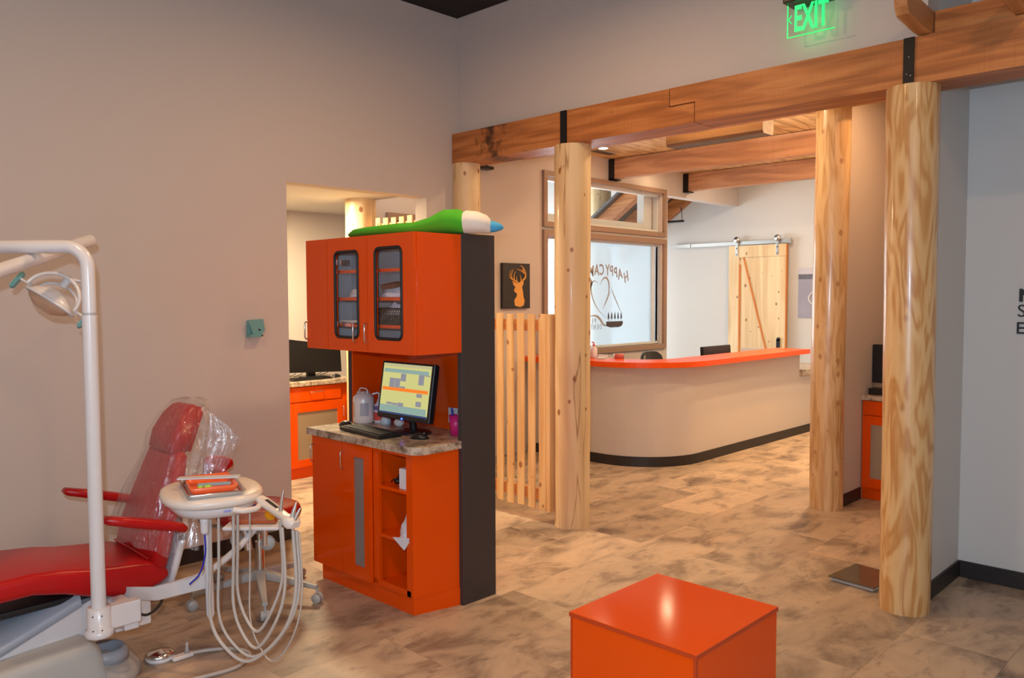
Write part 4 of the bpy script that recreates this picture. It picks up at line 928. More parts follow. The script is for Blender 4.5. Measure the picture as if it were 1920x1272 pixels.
obj('display', MB().box((7.08, 2.10, .96), (7.12, 2.605-.012, 1.285), bev=.004), 'black', t); obj('stand', MB().box((7.10, 2.30, .873), (7.14, 2.40, 1.0)).box((7.02, 2.22, .8725), (7.20, 2.48, .885)), 'black', t)
tag(obj('docking_box', MB().box((6.95, 2.42, .873), (7.06, 2.575, .925), bev=.004), 'black'), 'flat black box in front of the niche monitor', 'box')

# scale on floor
t = thing('bathroom_scale', (4.9, 1.9, 0), 'glass-topped floor scale lying behind the swirl-grained log post', 'scale')
P4 = [(4.745, 1.970), (5.075, 1.935), (5.045, 1.66), (4.715, 1.695)]
obj('scale_body', MB().prism([(4.76, 1.958), (5.06, 1.925), (5.03, 1.67), (4.73, 1.705)], (0, 0, .004), (1, 0, 0), (0, 1, 0), (0, 0, .02)), 'greyb', t)
obj('glass_top', MB().prism(P4, (0, 0, .0245), (1, 0, 0), (0, 1, 0), (0, 0, .008)), 'glassy', t)

# wall bracket
t = thing('wall_bracket', (2.71, 5.04, 1.44), 'small teal plastic bracket alone on the left wall beside the opening', 'bracket')
mb = MB().box((2.68, 5.025, 1.455), (2.765, 5.059, 1.545), bev=.004)
mb.prism([(2.665, 1.55), (2.775, 1.555), (2.785, 1.475), (2.765, 1.455), (2.70, 1.455), (2.685, 1.50)], (0, 5.0, 0), (1, 0, 0), (0, 0, 1), (0, .012, 0)).prism([(2.675, 1.455), (2.765, 1.455), (2.755, 1.435), (2.675, 1.435)], (0, 4.99, 0), (1, 0, 0), (0, 0, 1), (0, .06, 0))
obj('bracket_body', mb, 'teal', t); obj('screw', MB().ball((2.745, 4.998, 1.483), .007).ball((2.758, 4.985, 1.445), .005), 'black', t)

# ------------------------------------------------------------------ reception ceiling fixtures
t = thing('wooden_light_box', (6.8, 3.93, 3.1), 'long stained wood light box with notched ends under the plank ceiling', 'light fixture')
prof = [(-.10, 3.145), (-.085, 3.12), (.085, 3.12), (.10, 3.145), (.10, 3.235), (.085, 3.26), (-.085, 3.26), (-.10, 3.235)]
obj('box', MB().prism(prof, (6.79, 3.42, 0), (1, 0, 0), (0, 0, 1), (0, .99, 0)), 'firl', t)
obj('hanger_rod', MB().tube([(6.79, 3.6, 3.26), (6.79, 3.6, ZR)], .008, 8), 'iron', t); obj('hanger_rod', MB().tube([(6.79, 4.23, 3.26), (6.79, 4.23, ZR)], .008, 8), 'iron', t)
obj('lamp_tube', MB().box((6.75, 3.46, 3.262), (6.83, 4.37, 3.275)), mat('warm_tube', (1, .9, .75, 1), .4, emis=(1, .82, .55, 1), estr=4), t)
def can(x, y, z, label, m='lampw', grp=None):
    t = thing('downlight', (x, y, z-.02), label, 'downlight', grp)
    obj('trim_ring', MB().lathe((x, y, z-.008), [(.05, 0), (.068, 0), (.068, .009), (.05, .009)]), 'paper', t); obj('lens', MB().lathe((x, y, z-.010), [(0, 0), (.05, 0), (.05, .006), (0, .006)]), m, t)
can(7.347, 5.67, ZR, 'round recessed downlight in the plank ceiling left of the wooden light box', 'lampc')
for x, y in ((8.82, 5.75), (8.9, 3.5), (5.6, 3.2), (7.1, 2.95), (6.5, 1.95), (8.5, 3.75), (9.9, 5.2)): can(x, y, ZR, 'round recessed downlight in the plank ceiling, one of several hidden behind the beams, some added for extra light', 'lampw', 'hidden plank ceiling downlights')  # last two cans added to house the extra reception lights
mb = MB().box((7.40, 5.78, ZR-.008), (7.75, 5.90, ZR-.0005))
t = thing('ceiling_vent', (7.57, 5.84, ZR-.01), 'slim grey air vent in the plank ceiling beside the round downlight', 'vent'); obj('grille', mb, 'greyb', t)
mb = MB()
for k in range(5): mb.box((7.41, 5.79+.022*k, ZR-.011), (7.74, 5.80+.022*k, ZR-.008))
obj('slats', mb, 'firl', t)

# lobby rafters sloping down away from the reception
def rafter(x, w, label, m):
    mb = MB().prism([(6.25, 3.60), (8.6, 2.03), (8.6, 1.80), (6.25, 3.37)] if False else [(6.26, 3.86), (8.9, 2.10), (8.9, 1.88), (6.26, 3.64)], (x, 0, 0), (0, 1, 0), (0, 0, 1), (w, 0, 0))
    return mb
for i, x in enumerate((9.80, 10.46)):
    tag(obj('rafter', MB().prism([(6.26, 3.82), (7.75, 2.8215), (7.75, 2.5915), (6.26, 3.59)], (x, 0, 0), (0, 1, 0), (0, 0, 1), (.13, 0, 0)), 'firl' if 0 else 'fir'), ('left sloping fir rafter', 'right sloping fir rafter')[i] + ' in the lobby roof, seen through the transom window', 'rafter')
tag(obj('roof_deck', MB().prism([(6.26, 3.87), (8.2, 2.57), (8.2, 2.525), (6.26, 3.825)], (9.70, 0, 0), (0, 1, 0), (0, 0, 1), (XD-9.71, 0, 0)), 'corr'), 'grey corrugated metal roof deck over the lobby rafters', 'roof')
tag(obj('rafter', MB().prism([(6.26, 3.59), (8.2, 2.29), (8.2, 2.52), (6.26, 3.82)], (XD-.14, 0, 0), (0, 1, 0), (0, 0, 1), (.13, 0, 0)), 'fir'), 'fir rafter lying against the far wall, seen right of the transom window', 'rafter')
t = thing('hook_rail', (11.0, 7.1, 2.98), 'black coat-hook bar fixed to the far wall beneath the lobby rafters', 'hook rail')
obj('bar', MB().tube([(10.98, 7.40, 2.93), (10.99, 7.28, 2.86), (11.0, 6.92, 2.86)], .018, 8), 'iron', t); obj('hook', MB().tube(spline([(11.04, 7.0, 3.08), (11.02, 6.97, 3.0), (11.0, 6.95, 2.88)], 4), .008, 6), 'steel', t)

# ------------------------------------------------------------------ dental chair
ch = thing('dental_chair', (1.1, 3.95, 0), 'red vinyl dental chair on a grey-white base in front of the left wall', 'dental chair')
def sec_x(x, zt, zb, y0=3.70, y1=4.20, r=.035):
    return [(x, a, b) for a, b in rrect((y0+y1)/2, (zt+zb)/2, (y1-y0)/2, (zt-zb)/2, min(r, (zt-zb)/2*.95), 4)]
st = [(-.25, .40, .34), (.1, .475, .40), (.5, .535, .45), (.88, .562, .470), (1.0, .565, .472), (1.12, .553, .445), (1.22, .533, .408), (1.32, .52, .382), (1.40, .512, .373), (1.47, .503, .377), (1.52, .485, .390), (1.55, .455, .415)]
S_ = [sec_x(x, zt, zb, r=.03) for x, zt, zb in st]
obj('seat', MB().loft(S_), 'red', ch)
obj('seam', MB().tube([(1.475, 3.74, .512), (1.48, 3.95, .514), (1.485, 4.16, .512)], .004, 8), 'red', ch)
obj('seat_pan', MB().box((.85, 3.80, .375), (1.40, 4.12, .405), bev=.01), 'black', ch)
def back_secs(pts):
    out = []
    for (x, z, hy, th, cy) in pts:
        n_ = Vector((.96, 0, -.28)); out.append([Vector((x, cy, z))+n_*a+Vector((0, b, 0)) for a, b in rrect(0, 0, th, hy, min(th*.9, .03), 4)])
    return out
obj('backrest', MB().loft(back_secs([(1.512, .455, .22, .018, 3.94), (1.520, .475, .245, .034, 3.94), (1.55, .60, .245, .036, 3.94), (1.60, .76, .22, .034, 3.93), (1.645, .90, .185, .032, 3.93), (1.662, .955, .17, .028, 3.93), (1.667, .968, .15, .012, 3.93)])), 'red', ch)
hr = obj('headrest', MB().loft(back_secs([(1.655, .950, .11, .012, 3.94), (1.660, .965, .14, .040, 3.94), (1.69, 1.04, .145, .050, 3.94), (1.73, 1.12, .125, .045, 3.94), (1.755, 1.165, .10, .032, 3.94), (1.765, 1.178, .08, .010, 3.94)])), 'red', ch)
obj('headrest_shell', MB().loft(back_secs([(1.725, .955, .10, .012, 3.94), (1.745, 1.04, .12, .016, 3.94), (1.785, 1.14, .11, .016, 3.94), (1.795, 1.165, .08, .008, 3.94)])), 'red', hr)
obj('back_support', MB().loft(back_secs([(1.565, .32, .10, .012, 3.84), (1.60, .45, .12, .018, 3.84), (1.65, .62, .13, .018, 3.85), (1.71, .88, .06, .012, 3.9)])), 'white', ch)
def arm(y, x0, label=None):
    a = obj('armrest', MB().loft([[(x, y+b, z+c) for b, c in rrect(0, 0, hy, hz, hz*.9, 4)] for x, z, hy, hz in ((x0-.012, .762, .02, .008), (x0, .760, .034, .018), (x0+.1, .732, .036, .022), (x0+.24, .690, .036, .023), (x0+.33, .662, .034, .022), (x0+.345, .658, .02, .008))]), 'red', ch)
    obj('armrest_bracket', MB().tube([(x0+.33, y, .655), (x0+.36, y+(.05 if y < 3.9 else -.05), .60), (1.62, y+(.12 if y < 3.9 else -.12), .58)], .014, 8), 'greyb', a)
arm(3.60, 1.25); arm(4.285, 1.31)
# lifting arm and base
mb = MB().prism([(1.24, .372), (1.44, .372), (1.44, .27), (1.26, .18), (.62, -.0 + .02), (.32, .02), (.45, .10)], (0, 3.78, 0), (1, 0, 0), (0, 0, 1), (0, .30, 0))
obj('lift_arm', mb, 'white', ch)
secs = []
for i, (x, z) in enumerate(((1.20, .392), (.90, .272), (.60, .17), (.36, .085))):
    secs.append([(x+dx, y, z+dz) for y, dz, dx in ((3.76, -.03, 0), (3.78, .01, 0), (3.86, .035, 0), (3.95, .042, 0), (4.04, .035, 0), (4.10, .01, 0), (4.11, -.03, 0), (3.95, -.04, 0))])
obj('arm_cover', MB().loft(secs), 'grey', ch)
obj('base_disc', MB().lathe((1.16, 3.90, 0), [(0, 0), (.31, 0), (.315, .012), (.30, .045), (.25, .085), (.18, .105), (0, .11)], seg=48), 'greyb', ch)
obj('drain_cup', MB().lathe((1.30, 3.80, .085), [(0, 0), (.10, 0), (.095, .035), (.08, .055), (.07, .05), (.05, .02), (0, .015)], seg=32), 'grey', ch)
obj('base_cover', MB().loft([[(x, a, b) for a, b in rrect(3.84, zt/2+.002, .20, zt/2, .045, 4)] for x, zt in ((-.1, .14), (.3, .17), (.7, .20), (1.0, .225), (1.19, .235), (1.235, .20), (1.245, .12))]), 'greyb', ch)
obj('lamp_bracket', MB().box((1.30, 3.66, .24), (1.455, 3.90, .368), bev=.008), 'white', ch)
obj('cable', MB().tube(spline([(1.36, 3.64, .33), (1.42, 3.62, .30), (1.49, 3.64, .33), (1.51, 3.68, .38)], 6), .006, 8), 'black', ch)
# lamp post and arms
lp = thing('dental_lamp', (1.18, 3.5, .3), 'white pole-mounted dental lamp with folding arms and a reflector head at left', 'dental lamp')
mb = MB().lathe((1.18, 3.5, .315), [(0, 0), (.052, 0), (.055, .006), (.055, .028), (.046, .032), (.046, .115), (.043, .12), (0, .12)])
c_ = obj('collar', mb, 'white', lp)
obj('screw', MB().ball((1.145, 3.469, .41), .003).ball((1.175, 3.454, .41), .003).ball((1.145, 3.469, .35), .003).ball((1.175, 3.454, .35), .003), 'black', c_)
obj('mount_arm', MB().box((1.19, 3.475, .335), (1.34, 3.525, .43), bev=.006).box((1.28, 3.50, .30), (1.34, 3.68, .40), bev=.006), 'white', lp)
pr = .0285
dirn = Vector((-.69, .72, 0)).normalized()
obj('pole', MB().tube([(1.18, 3.5, .43), (1.178, 3.5, 1.63)], pr, 20), 'white', lp)
elbow = [Vector((1.178, 3.5, 1.64)), Vector((1.177, 3.5, 1.82))]+[Vector((1.177, 3.5, 1.82))+dirn*(.085*(1-math.cos(a)))+Vector((0, 0, .085*math.sin(a))) for a in [PI/2*k/8 for k in range(1, 9)]]
elbow += [elbow[-1]+dirn*.30, elbow[-1]+dirn*.75]
obj('bent_arm', MB().tube(elbow, pr*.93, 20), 'white', lp)
obj('joint_ring', MB().tube([(1.178, 3.5, 1.629), (1.178, 3.5, 1.641)], pr*.9, 16), 'greyb', lp)
e1 = elbow[-1]
A2 = Vector((1.345, 3.96, 1.96)); B2 = Vector((.885, 3.56, 1.805)); far = B2+(B2-A2)*.35
obj('swing_arm', MB().tube([A2, B2, far], .0275, 20), 'white', lp)
obj('arm_joint', MB().tube([far+Vector((0, 0, -.03)), far+Vector((0, 0, .14)), e1+Vector((0, 0, .03))], .022, 12), 'white', lp)
# head
hc = Vector((1.165, 3.90, 1.70)); ax_l = (Vector((1.231, 3.836, 1.625))-Vector((1.09, 3.99, 1.752))).normalized()
dn = Vector((-.25, -.25, -.93)); dn = (dn-ax_l*dn.dot(ax_l)).normalized(); side_ = ax_l.cross(dn)
mb = MB(); secs = []
for i in range(7):
    t_ = i/6; rr = math.cos(t_*PI/2*.8); secs.append([hc-dn*(.01+.055*t_)*1+ax_l*(.105*rr*math.cos(a))+side_*(.065*rr*math.sin(a))+dn*.03 for a in [2*PI*k/28 for k in range(28)]])
mb.loft(secs)
hd = obj('lamp_head', mb, 'white', lp)
secs = []
for i in range(5):
    t_ = i/4; rr = math.cos(t_*PI/2*.75); secs.append([hc+dn*(.022+.045*t_)+ax_l*(.098*rr*math.cos(a))+side_*(.058*rr*math.sin(a)) for a in [2*PI*k/28 for k in range(28)]])
obj('shield', MB().loft(secs), 'amber', hd)
ringp = [hc+dn*.02+ax_l*(.112*math.cos(a))+side_*(.068*math.sin(a)) for a in [2*PI*k/32 for k in range(33)]]
obj('rim', MB().tube(ringp, .007, 8), 'white', hd)
def arcp(r1_, r2_, off): return [hc-dn*(r2_*math.sin(a))+ax_l*(r1_*math.cos(a))+side_*off for a in [PI*k/16 for k in range(17)]]
obj('yoke', MB().tube(arcp(.118, .105, -.02), .008, 8).tube(arcp(.095, .075, .03), .006, 8), 'white', hd)
obj('neck', MB().tube([hc-dn*.10, hc-dn*.06+ax_l*.0], .018, 12).tube([hc-dn*.105, hc-dn*.13+ax_l*.06, A2+Vector((-.05, -.04, -.05))], .014, 10).tube([A2+Vector((-.05, -.04, -.10)), A2+Vector((-.05, -.04, -.01))], .018, 10), 'white', lp)
for sgn in (-1, 1):
    c0 = hc+ax_l*(.105*sgn); c1 = hc+ax_l*(.165*sgn)+dn*.0
    gr = obj('grip', MB().tube([c0, c1], .006, 8), 'white', hd)
    obj('grip_cover', MB().obox(c1+ax_l*.004*sgn+dn*.012, ax_l*.008, dn*.042, side_*.018, bev=.006), 'teal', hd) if True else None
# ------------------------------------------------------------------ plastic bag over the chair back
r = random.Random(11); secs = []
prof = [(1.78, 1.205, .03, .02), (1.765, 1.195, .115, .075), (1.735, 1.13, .165, .108), (1.70, 1.04, .20, .125), (1.68, .95, .23, .11), (1.64, .85, .27, .115), (1.60, .75, .31, .12), (1.575, .67, .33, .125), (1.56, .60, .35, .13), (1.55, .56, .355, .13)]
nph = [r.uniform(0, 6) for _ in range(8)]
for i, (x, z, hy, hx) in enumerate(prof):
    sec = []
    for k in range(72):
        a = 2*PI*k/72; f_ = 1+min(i, 6)*.012*(math.sin(7*a+nph[0])+.8*math.sin(12*a+nph[1]+.5*i)+.7*math.sin(19*a+nph[2]-.3*i))
        sec.append((x+hx*f_*math.cos(a)+.01, 3.93+hy*f_*math.sin(a), z+(.012*math.sin(5*a+nph[3]) if i == len(prof)-1 else 0)+.006*math.sin(9*a+i)))
    secs.append(sec)
bg = MB().loft(secs, caps=False)
# loose flap blown out behind the headrest
P0 = [(1.80, 3.86, 1.19), (1.86, 3.84, 1.12), (1.93, 3.80, 1.04), (1.97, 3.78, .985)]
P1 = [(1.78, 3.84, 1.10), (1.83, 3.83, 1.03), (1.88, 3.80, .96), (1.93, 3.79, .925)]
P2 = [(1.75, 3.85, .98), (1.79, 3.84, .92), (1.83, 3.81, .86), (1.86, 3.80, .82)]
P3 = [(1.70, 3.86, .86), (1.73, 3.85, .82), (1.75, 3.83, .78), (1.77, 3.82, .76)]
for dy in (0, .035):
    rows = [spline([(p[0], p[1]+dy, p[2]) for p in P], 5) for P in (P0, P1, P2, P3)]
    rows = [[v+Vector((0, .006*math.sin(3*i+j*2.1), 0)) for i, v in enumerate(row)] for j, row in enumerate(rows)]
    cols = list(zip(*rows)); bg.loft([[tuple(v) for v in spline(c, 4)] for c in cols], closed=False)
tag(obj('plastic_cover', bg, 'bag'), 'clear crinkled plastic cover pulled over the back of the red dental chair', 'plastic cover')

# ------------------------------------------------------------------ delivery unit
du = thing('delivery_unit', (1.55, 3.2, .2), 'cream dental instrument unit on a white post with dangling hoses in front of the chair', 'dental unit')
u = Vector((.949, -.316, 0)).normalized(); v = Vector((.316, .949, 0)).normalized()
hc = Vector((1.562, 3.272, .860))
def P2d(a, b, z): return hc+u*a+v*b+Vector((0, 0, z))
def sup(n, sx_, sy_, z, e=2.6, da=0): return [P2d(da+sx_*abs(math.cos(t_))**(2/e)*(1 if math.cos(t_) >= 0 else -1), sy_*abs(math.sin(t_))**(2/e)*(1 if math.sin(t_) >= 0 else -1), z) for t_ in [2*PI*k/n for k in range(n)]]
top = MB().loft([sup(40, .182, .220, .0), sup(40, .194, .232, .005), sup(40, .202, .240, .018), sup(40, .198, .236, .032), sup(40, .182, .220, .040), sup(40, .13, .17, .041)])
obj('tray_table', top, 'cream', du)
obj('underbody', MB().loft([sup(40, .12, .17, -.045), sup(40, .150, .20, -.040), sup(40, .172, .222, -.015), sup(40, .175, .225, -.0005)]), 'white', du)
obj('grab_handle', MB().tube(spline([P2d(.05, -.245, -.004), P2d(.09, -.255, -.010), P2d(.14, -.235, -.012), P2d(.165, -.19, -.006)], 5), .012, 10), 'cream', du)
obj('badge', MB().obox(P2d(.03, -.2255, -.012), u*.014, (0, 0, .004), v*.001), mat('pale_violet_print', srgb(150, 150, 210), .5), du)
post_top = Vector((1.547, 3.30, .828))
obj('post', MB().tube([(1.545, 3.285, .83), (1.547, 3.285, .60), (1.549, 3.28, .36), (1.549, 3.28, .338)], [.017, .017, .017, .008], 14), 'white', du)
nz = P2d(-.045, -.12, -.045)
obj('hose_nozzle', MB().lathe(nz-Vector((0, 0, .075)), [(0, 0), (.012, 0), (.016, .01), (.017, .05), (.022, .075), (0, .075)]), 'white', du)
obj('blue_tube', MB().tube(spline([nz-Vector((0, 0, .075)), nz+Vector((.0, .0, -.16)), nz+Vector((-.015, .02, -.24)), nz+Vector((-.045, .05, -.285))], 6), .0035, 8), 'blue', du)
obj('support_arm', MB().loft([[Vector(p)+Vector((0, 0, a))+Vector((.7, .3, 0)).normalized().cross(Vector((0, 0, 1)))*b for a, b in rrect(0, 0, h_, .018, .012, 3)] for p, h_ in (((1.36, 3.72, .385), .03), ((1.42, 3.52, .42), .03), ((1.50, 3.36, .475), .028), ((1.545, 3.29, .50), .028))]), 'white', du)
# instrument bar sloping down to the right end
H0 = P2d(.20, -.02, -.01); H1 = Vector((1.700, 2.862, .80))
H0 = P2d(.165, -.17, .012)
dh = (H1-H0).normalized(); sh_ = dh.cross(Vector((0, 0, 1))).normalized(); uh = sh_.cross(dh)
obj('instrument_bar', MB().loft([[p+sh_*a+uh*b for a, b in rrect(0, 0, w, h_, min(w, h_)*.8, 4)] for p, w, h_ in ((H0, .02, .012), (H0+dh*.03, .026, .014), (H0+dh*(H1-H0).length*.8, .022, .014), (H1-dh*.03, .032, .022), (H1, .034, .024), (H1+dh*.02, .022, .014))]), 'cream', du)
obj('black_strip', MB().obox((H0+(H1-H0)*.35)+uh*.0145, dh*.035, sh_*.008, uh*.0012), 'black', du)
def hpiece(p, d_, L_, r0): obj('handpiece', MB().tube([p, p+d_*L_*.35, p+d_*L_*.7, p+d_*L_], [r0, r0*.8, r0*.6, r0*.3], 12).tube([p, p-d_*.03], r0*1.05, 12), 'chrome', du)
q1 = H0+(H1-H0)*.62; hpiece(q1+uh*.01, Vector((.12, -.10, .98)).normalized(), .085, .010)
hpiece(H1+uh*.012-dh*.012, Vector((.22, -.18, .95)).normalized(), .070, .011); hpiece(H1+uh*.012+dh*.004, Vector((.32, -.30, .88)).normalized(), .058, .010)
obj('nozzle', MB().tube([H1-Vector((0, 0, .015)), H1+Vector((0, 0, -.045))], .007, 8), 'chrome', du)
# hoses
def hose(a0, b0, ztop, bot, end, r_, n_='hose'):
    p0 = P2d(a0, b0, -.04); e_ = Vector(end)
    mid1 = Vector((p0.x-.005, p0.y+.005, bot+.16)); mid = (p0*.55+e_*.45); mid.z = bot; m2 = p0*.15+e_*.85; m2.z = bot+.13
    pts = spline([p0, (p0+mid1)/2, mid1, p0*.85+e_*.15+Vector((0, 0, bot+.045-(p0.z*.85+e_.z*.15))), mid, m2, e_+Vector((.005, -.005, -(e_.z-bot)*.45)), e_], 7)
    obj(n_, MB().tube(pts, r_, 8), 'hose', du)
E_ = H1-Vector((0, 0, .03))
hose(-.020, -.10, 0, .215, E_, .0075); hose(.010, -.12, 0, .235, E_+Vector((.012, -.006, 0)), .006); hose(.085, -.12, 0, .325, q1-Vector((0, 0, .03)), .0065)
hose(.065, -.14, 0, .27, E_+Vector((-.03, .03, .01)), .0065); hose(.130, -.14, 0, .205, E_+Vector((.02, -.014, -.005)), .0035); 
# assistant tray below the unit with a supply pouch on it
at = thing('supply_tray', (1.90, 3.62, .56), 'small white tray below the instrument unit holding a bag of supplies', 'tray')
tb = Vector((1.93, 3.60, .60)); tu = Vector((.70, -.70, 0)); tv = Vector((.7, .7, 0))
obj('tray_plate', MB().obox(tb, tu*.135, tv*.07, (0, 0, .008), bev=.005), 'paper', at); obj('bracket', MB().tube([tb-tu*.05-Vector((0, 0, .01)), tb-tu*.03-Vector((0, 0, .12))], .02, 10).tube([tb+tu*.05-Vector((0, 0, .01)), tb+tu*.05-Vector((0, 0, .10))], .014, 10), 'chrome', at)
obj('roller', MB().lathe(tb-tu*.09-Vector((0, 0, .075)), [(0, 0), (.03, 0), (.03, .02), (0, .02)], axis=(.7, .7, 0)).lathe(tb+tu*.06-Vector((0, 0, .09)), [(0, 0), (.035, 0), (.035, .02), (0, .02)], axis=(.7, .7, 0)), 'greyb', at)
obj('tray_arm', MB().tube(spline([tb-Vector((0, 0, .02)), tb+Vector((-.10, .0, -.10)), Vector((1.66, 3.60, .42)), Vector((1.50, 3.75, .36))], 5), .016, 10), 'white', at)
sb = thing('supply_pouch', tuple(tb+Vector((0, 0, .01))), 'clear bag with brown printed card and round yellow sticker, on the small white tray', 'bag')
obj('card', MB().obox(tb+Vector((0, 0, .038)), tu*.11, tv*.02, (0, 0, .028), bev=.004), 'rust', sb); obj('bag', MB().obox(tb+Vector((0, 0, .068)), tu*.12, tv*.035, (0, 0, .058), bev=.02), 'bag', sb)
obj('sticker', MB().lathe(tb+tu*.09-tv*.038+Vector((0, 0, .06)), [(0, 0), (.027, 0), (.027, .002), (0, .002)], axis=(-.7, -.7, 0)), 'yellow', sb)
obj('print', MB().obox(tb-tu*.02-tv*.036+Vector((0, 0, .104)), tu*.06, tv*.001, (0, 0, .006)), 'blue', sb)
# steel tray and orange instrument tray on the unit
zt = hc.z+.0415
stt = thing('steel_tray', tuple(P2d(.03, .0, .042)), 'shiny rectangular steel tray lying on the instrument table', 'tray')
ru = v.copy(); rv = Vector((-ru.y, ru.x, 0)); sc_ = Vector((1.545, 3.235, 0))
def ringrect(z, hx, hy, r_=.02): return [Vector((sc_.x, sc_.y, z))+ru*a+rv*b for a, b in rrect(0, 0, hx, hy, r_, 4)]
obj('pan', MB().loft([ringrect(zt, .150, .098), ringrect(zt+.008, .160, .107), ringrect(zt+.020, .168, .114), ringrect(zt+.0205, .160, .108), ringrect(zt+.004, .146, .095)]), 'chrome', stt)
obj('paper_liner', MB().loft([ringrect(zt+.0045, .142, .092), ringrect(zt+.0055, .142, .092)]), mat('pink_tray_liner', srgb(225, 190, 185), .7), stt)
ot = thing('instrument_tray', tuple(Vector((sc_.x, sc_.y, zt+.006))), 'orange plastic instrument tray stacked in the steel tray', 'tray')
sc_ = sc_+rv*.004+ru*.012
obj('tray_shell', MB().loft([ringrect(zt+.0065, .115, .078), ringrect(zt+.018, .128, .088), ringrect(zt+.036, .138, .094), ringrect(zt+.0365, .130, .087), ringrect(zt+.012, .113, .076)]), 'peach', ot)
def item(n, a, b, z, hx, hy, m, label, cat, ang=0, hz=.003):
    uu = ru*math.cos(ang)+rv*math.sin(ang); vv = -ru*math.sin(ang)+rv*math.cos(ang)
    tag(obj(n, MB().obox(Vector((sc_.x, sc_.y, zt+z))+ru*a+rv*b, uu*hx, vv*hy, (0, 0, hz), bev=.002), m), label, cat)
item('sterile_pouch', .03, .0, .043, .125, .024, mat('pouch_white', srgb(205, 208, 212), .3), 'long white sterile pouch across the orange instrument tray', 'pouch', 1.25)
item('sterile_pouch', -.05, -.01, .030, .065, .020, mat('pouch_blue', srgb(140, 170, 185), .2), 'bluish sterile pouch in the orange instrument tray', 'pouch', 1.4)
tag(obj('prophy_cup', MB().ball(tuple(Vector((sc_.x, sc_.y, zt+.028))-ru*.085+rv*.020), (.016, .016, .009)).ball(tuple(Vector((sc_.x, sc_.y, zt+.028))-ru*.080+rv*.048), (.011, .011, .008)), 'lime'), 'lime green cups in the front of the orange instrument tray', 'cup')

# ------------------------------------------------------------------ operator stool
s0 = Vector((2.28, 4.2, 0))
t = thing('operator_stool', tuple(s0), 'red padded operator stool with grey five-star base and curved back, behind the unit', 'stool')
obj('seat', MB().lathe(s0+Vector((0, 0, .44)), [(0, 0), (.19, 0), (.225, .015), (.235, .045), (.225, .075), (.17, .095), (0, .10)], seg=40), 'red', t)
obj('seat_plate', MB().lathe(s0+Vector((0, 0, .405)), [(0, 0), (.16, 0), (.18, .034), (0, .034)]), 'greyb', t)
obj('gas_lift', MB().tube([s0+Vector((0, 0, .12)), s0+Vector((0, 0, .32))], .026, 16).tube([s0+Vector((0, 0, .32)), s0+Vector((0, 0, .405))], .014, 12), 'chrome', t)
obj('lever', MB().tube(spline([s0+Vector((-.02, -.05, .40)), s0+Vector((.0, -.09, .36)), s0+Vector((.02, -.10, .33))], 4), .005, 6).ball(tuple(s0+Vector((.02, -.10, .325))), (.03, .03, .012)), 'greyb', t)
for k, (dx, dy) in enumerate(((-.16, -.34), (.17, -.32), (-.05, .40), (.33, .12), (-.36, .08))):
    e_ = s0+Vector((dx, dy, 0)); dd = Vector((dx, dy, 0)).normalized(); sd = Vector((-dd.y, dd.x, 0))
    lg = obj('leg', MB().loft([[p+sd*a+Vector((0, 0, b)) for a, b in rrect(0, 0, w, h_, .008, 3)] for p, w, h_ in ((s0+Vector((0, 0, .135)), .03, .028), (s0+dd*.15+Vector((0, 0, .115)), .022, .02), (e_+Vector((0, 0, .088)), .014, .012))]), 'greyb', t)
    obj('caster', MB().lathe(e_+Vector((0, 0, .028))-sd*.024, [(0, 0), (.026, 0), (.028, .004), (.028, .018), (.02, .022), (.02, .026), (.028, .030), (.028, .044), (.026, .048), (0, .048)], axis=tuple(sd), seg=20).tube([e_+Vector((0, 0, .03)), e_+Vector((0, 0, .085))], .008, 8), 'greyb', t)
secs = []
for i in range(13):
    a = math.radians(95+115*i/12); h_ = .075*math.sqrt(max(.05, 1-((i-6)/6.3)**2)); c0 = s0+Vector((.27*math.cos(a), .27*math.sin(a), .735)); rd = Vector((math.cos(a), math.sin(a), 0))
    secs.append([c0+rd*p+Vector((0, 0, q)) for p, q in rrect(0, 0, .02, h_, .018, 3)])
bk = obj('backrest', MB().loft(secs), 'red', t)
obj('back_bar', MB().tube(spline([s0+Vector((-.10, .08, .42)), s0+Vector((-.26, .14, .44)), s0+Vector((-.285, .14, .60)), s0+Vector((-.265, .13, .70))], 5), .012, 8), 'greyb', t)

# ------------------------------------------------------------------ foot pedal
t = thing('foot_pedal', (1.56, 3.80, 0), 'round steel foot pedal with white housing on the floor beside the chair base', 'pedal')
obj('disc', MB().lathe((1.545, 3.80, .022), [(0, 0), (.062, 0), (.066, .006), (.05, .018), (0, .028)], seg=36), 'chrome', t)
obj('housing', MB().lathe((1.545, 3.80, 0), [(0, 0), (.060, 0), (.066, .015), (.06, .0218), (0, .0218)], seg=32).box((1.57, 3.71, .002), (1.67, 3.755, .022), bev=.008), 'white', t)
obj('peg', MB().lathe((1.645, 3.735, .02), [(0, 0), (.014, 0), (.006, .03), (.006, .05), (0, .052)]), 'greyb', t)
tag(obj('pedal_hose', MB().tube(spline([(1.66, 3.73, .014), (1.74, 3.70, .014), (1.83, 3.63, .0125), (1.85, 3.52, .0125), (1.74, 3.44, .0125), (1.58, 3.46, .0125), (1.42, 3.5, .0125)], 8), .009, 8), 'hose'), 'pale grey hose looping over the floor from the foot pedal', 'hose')

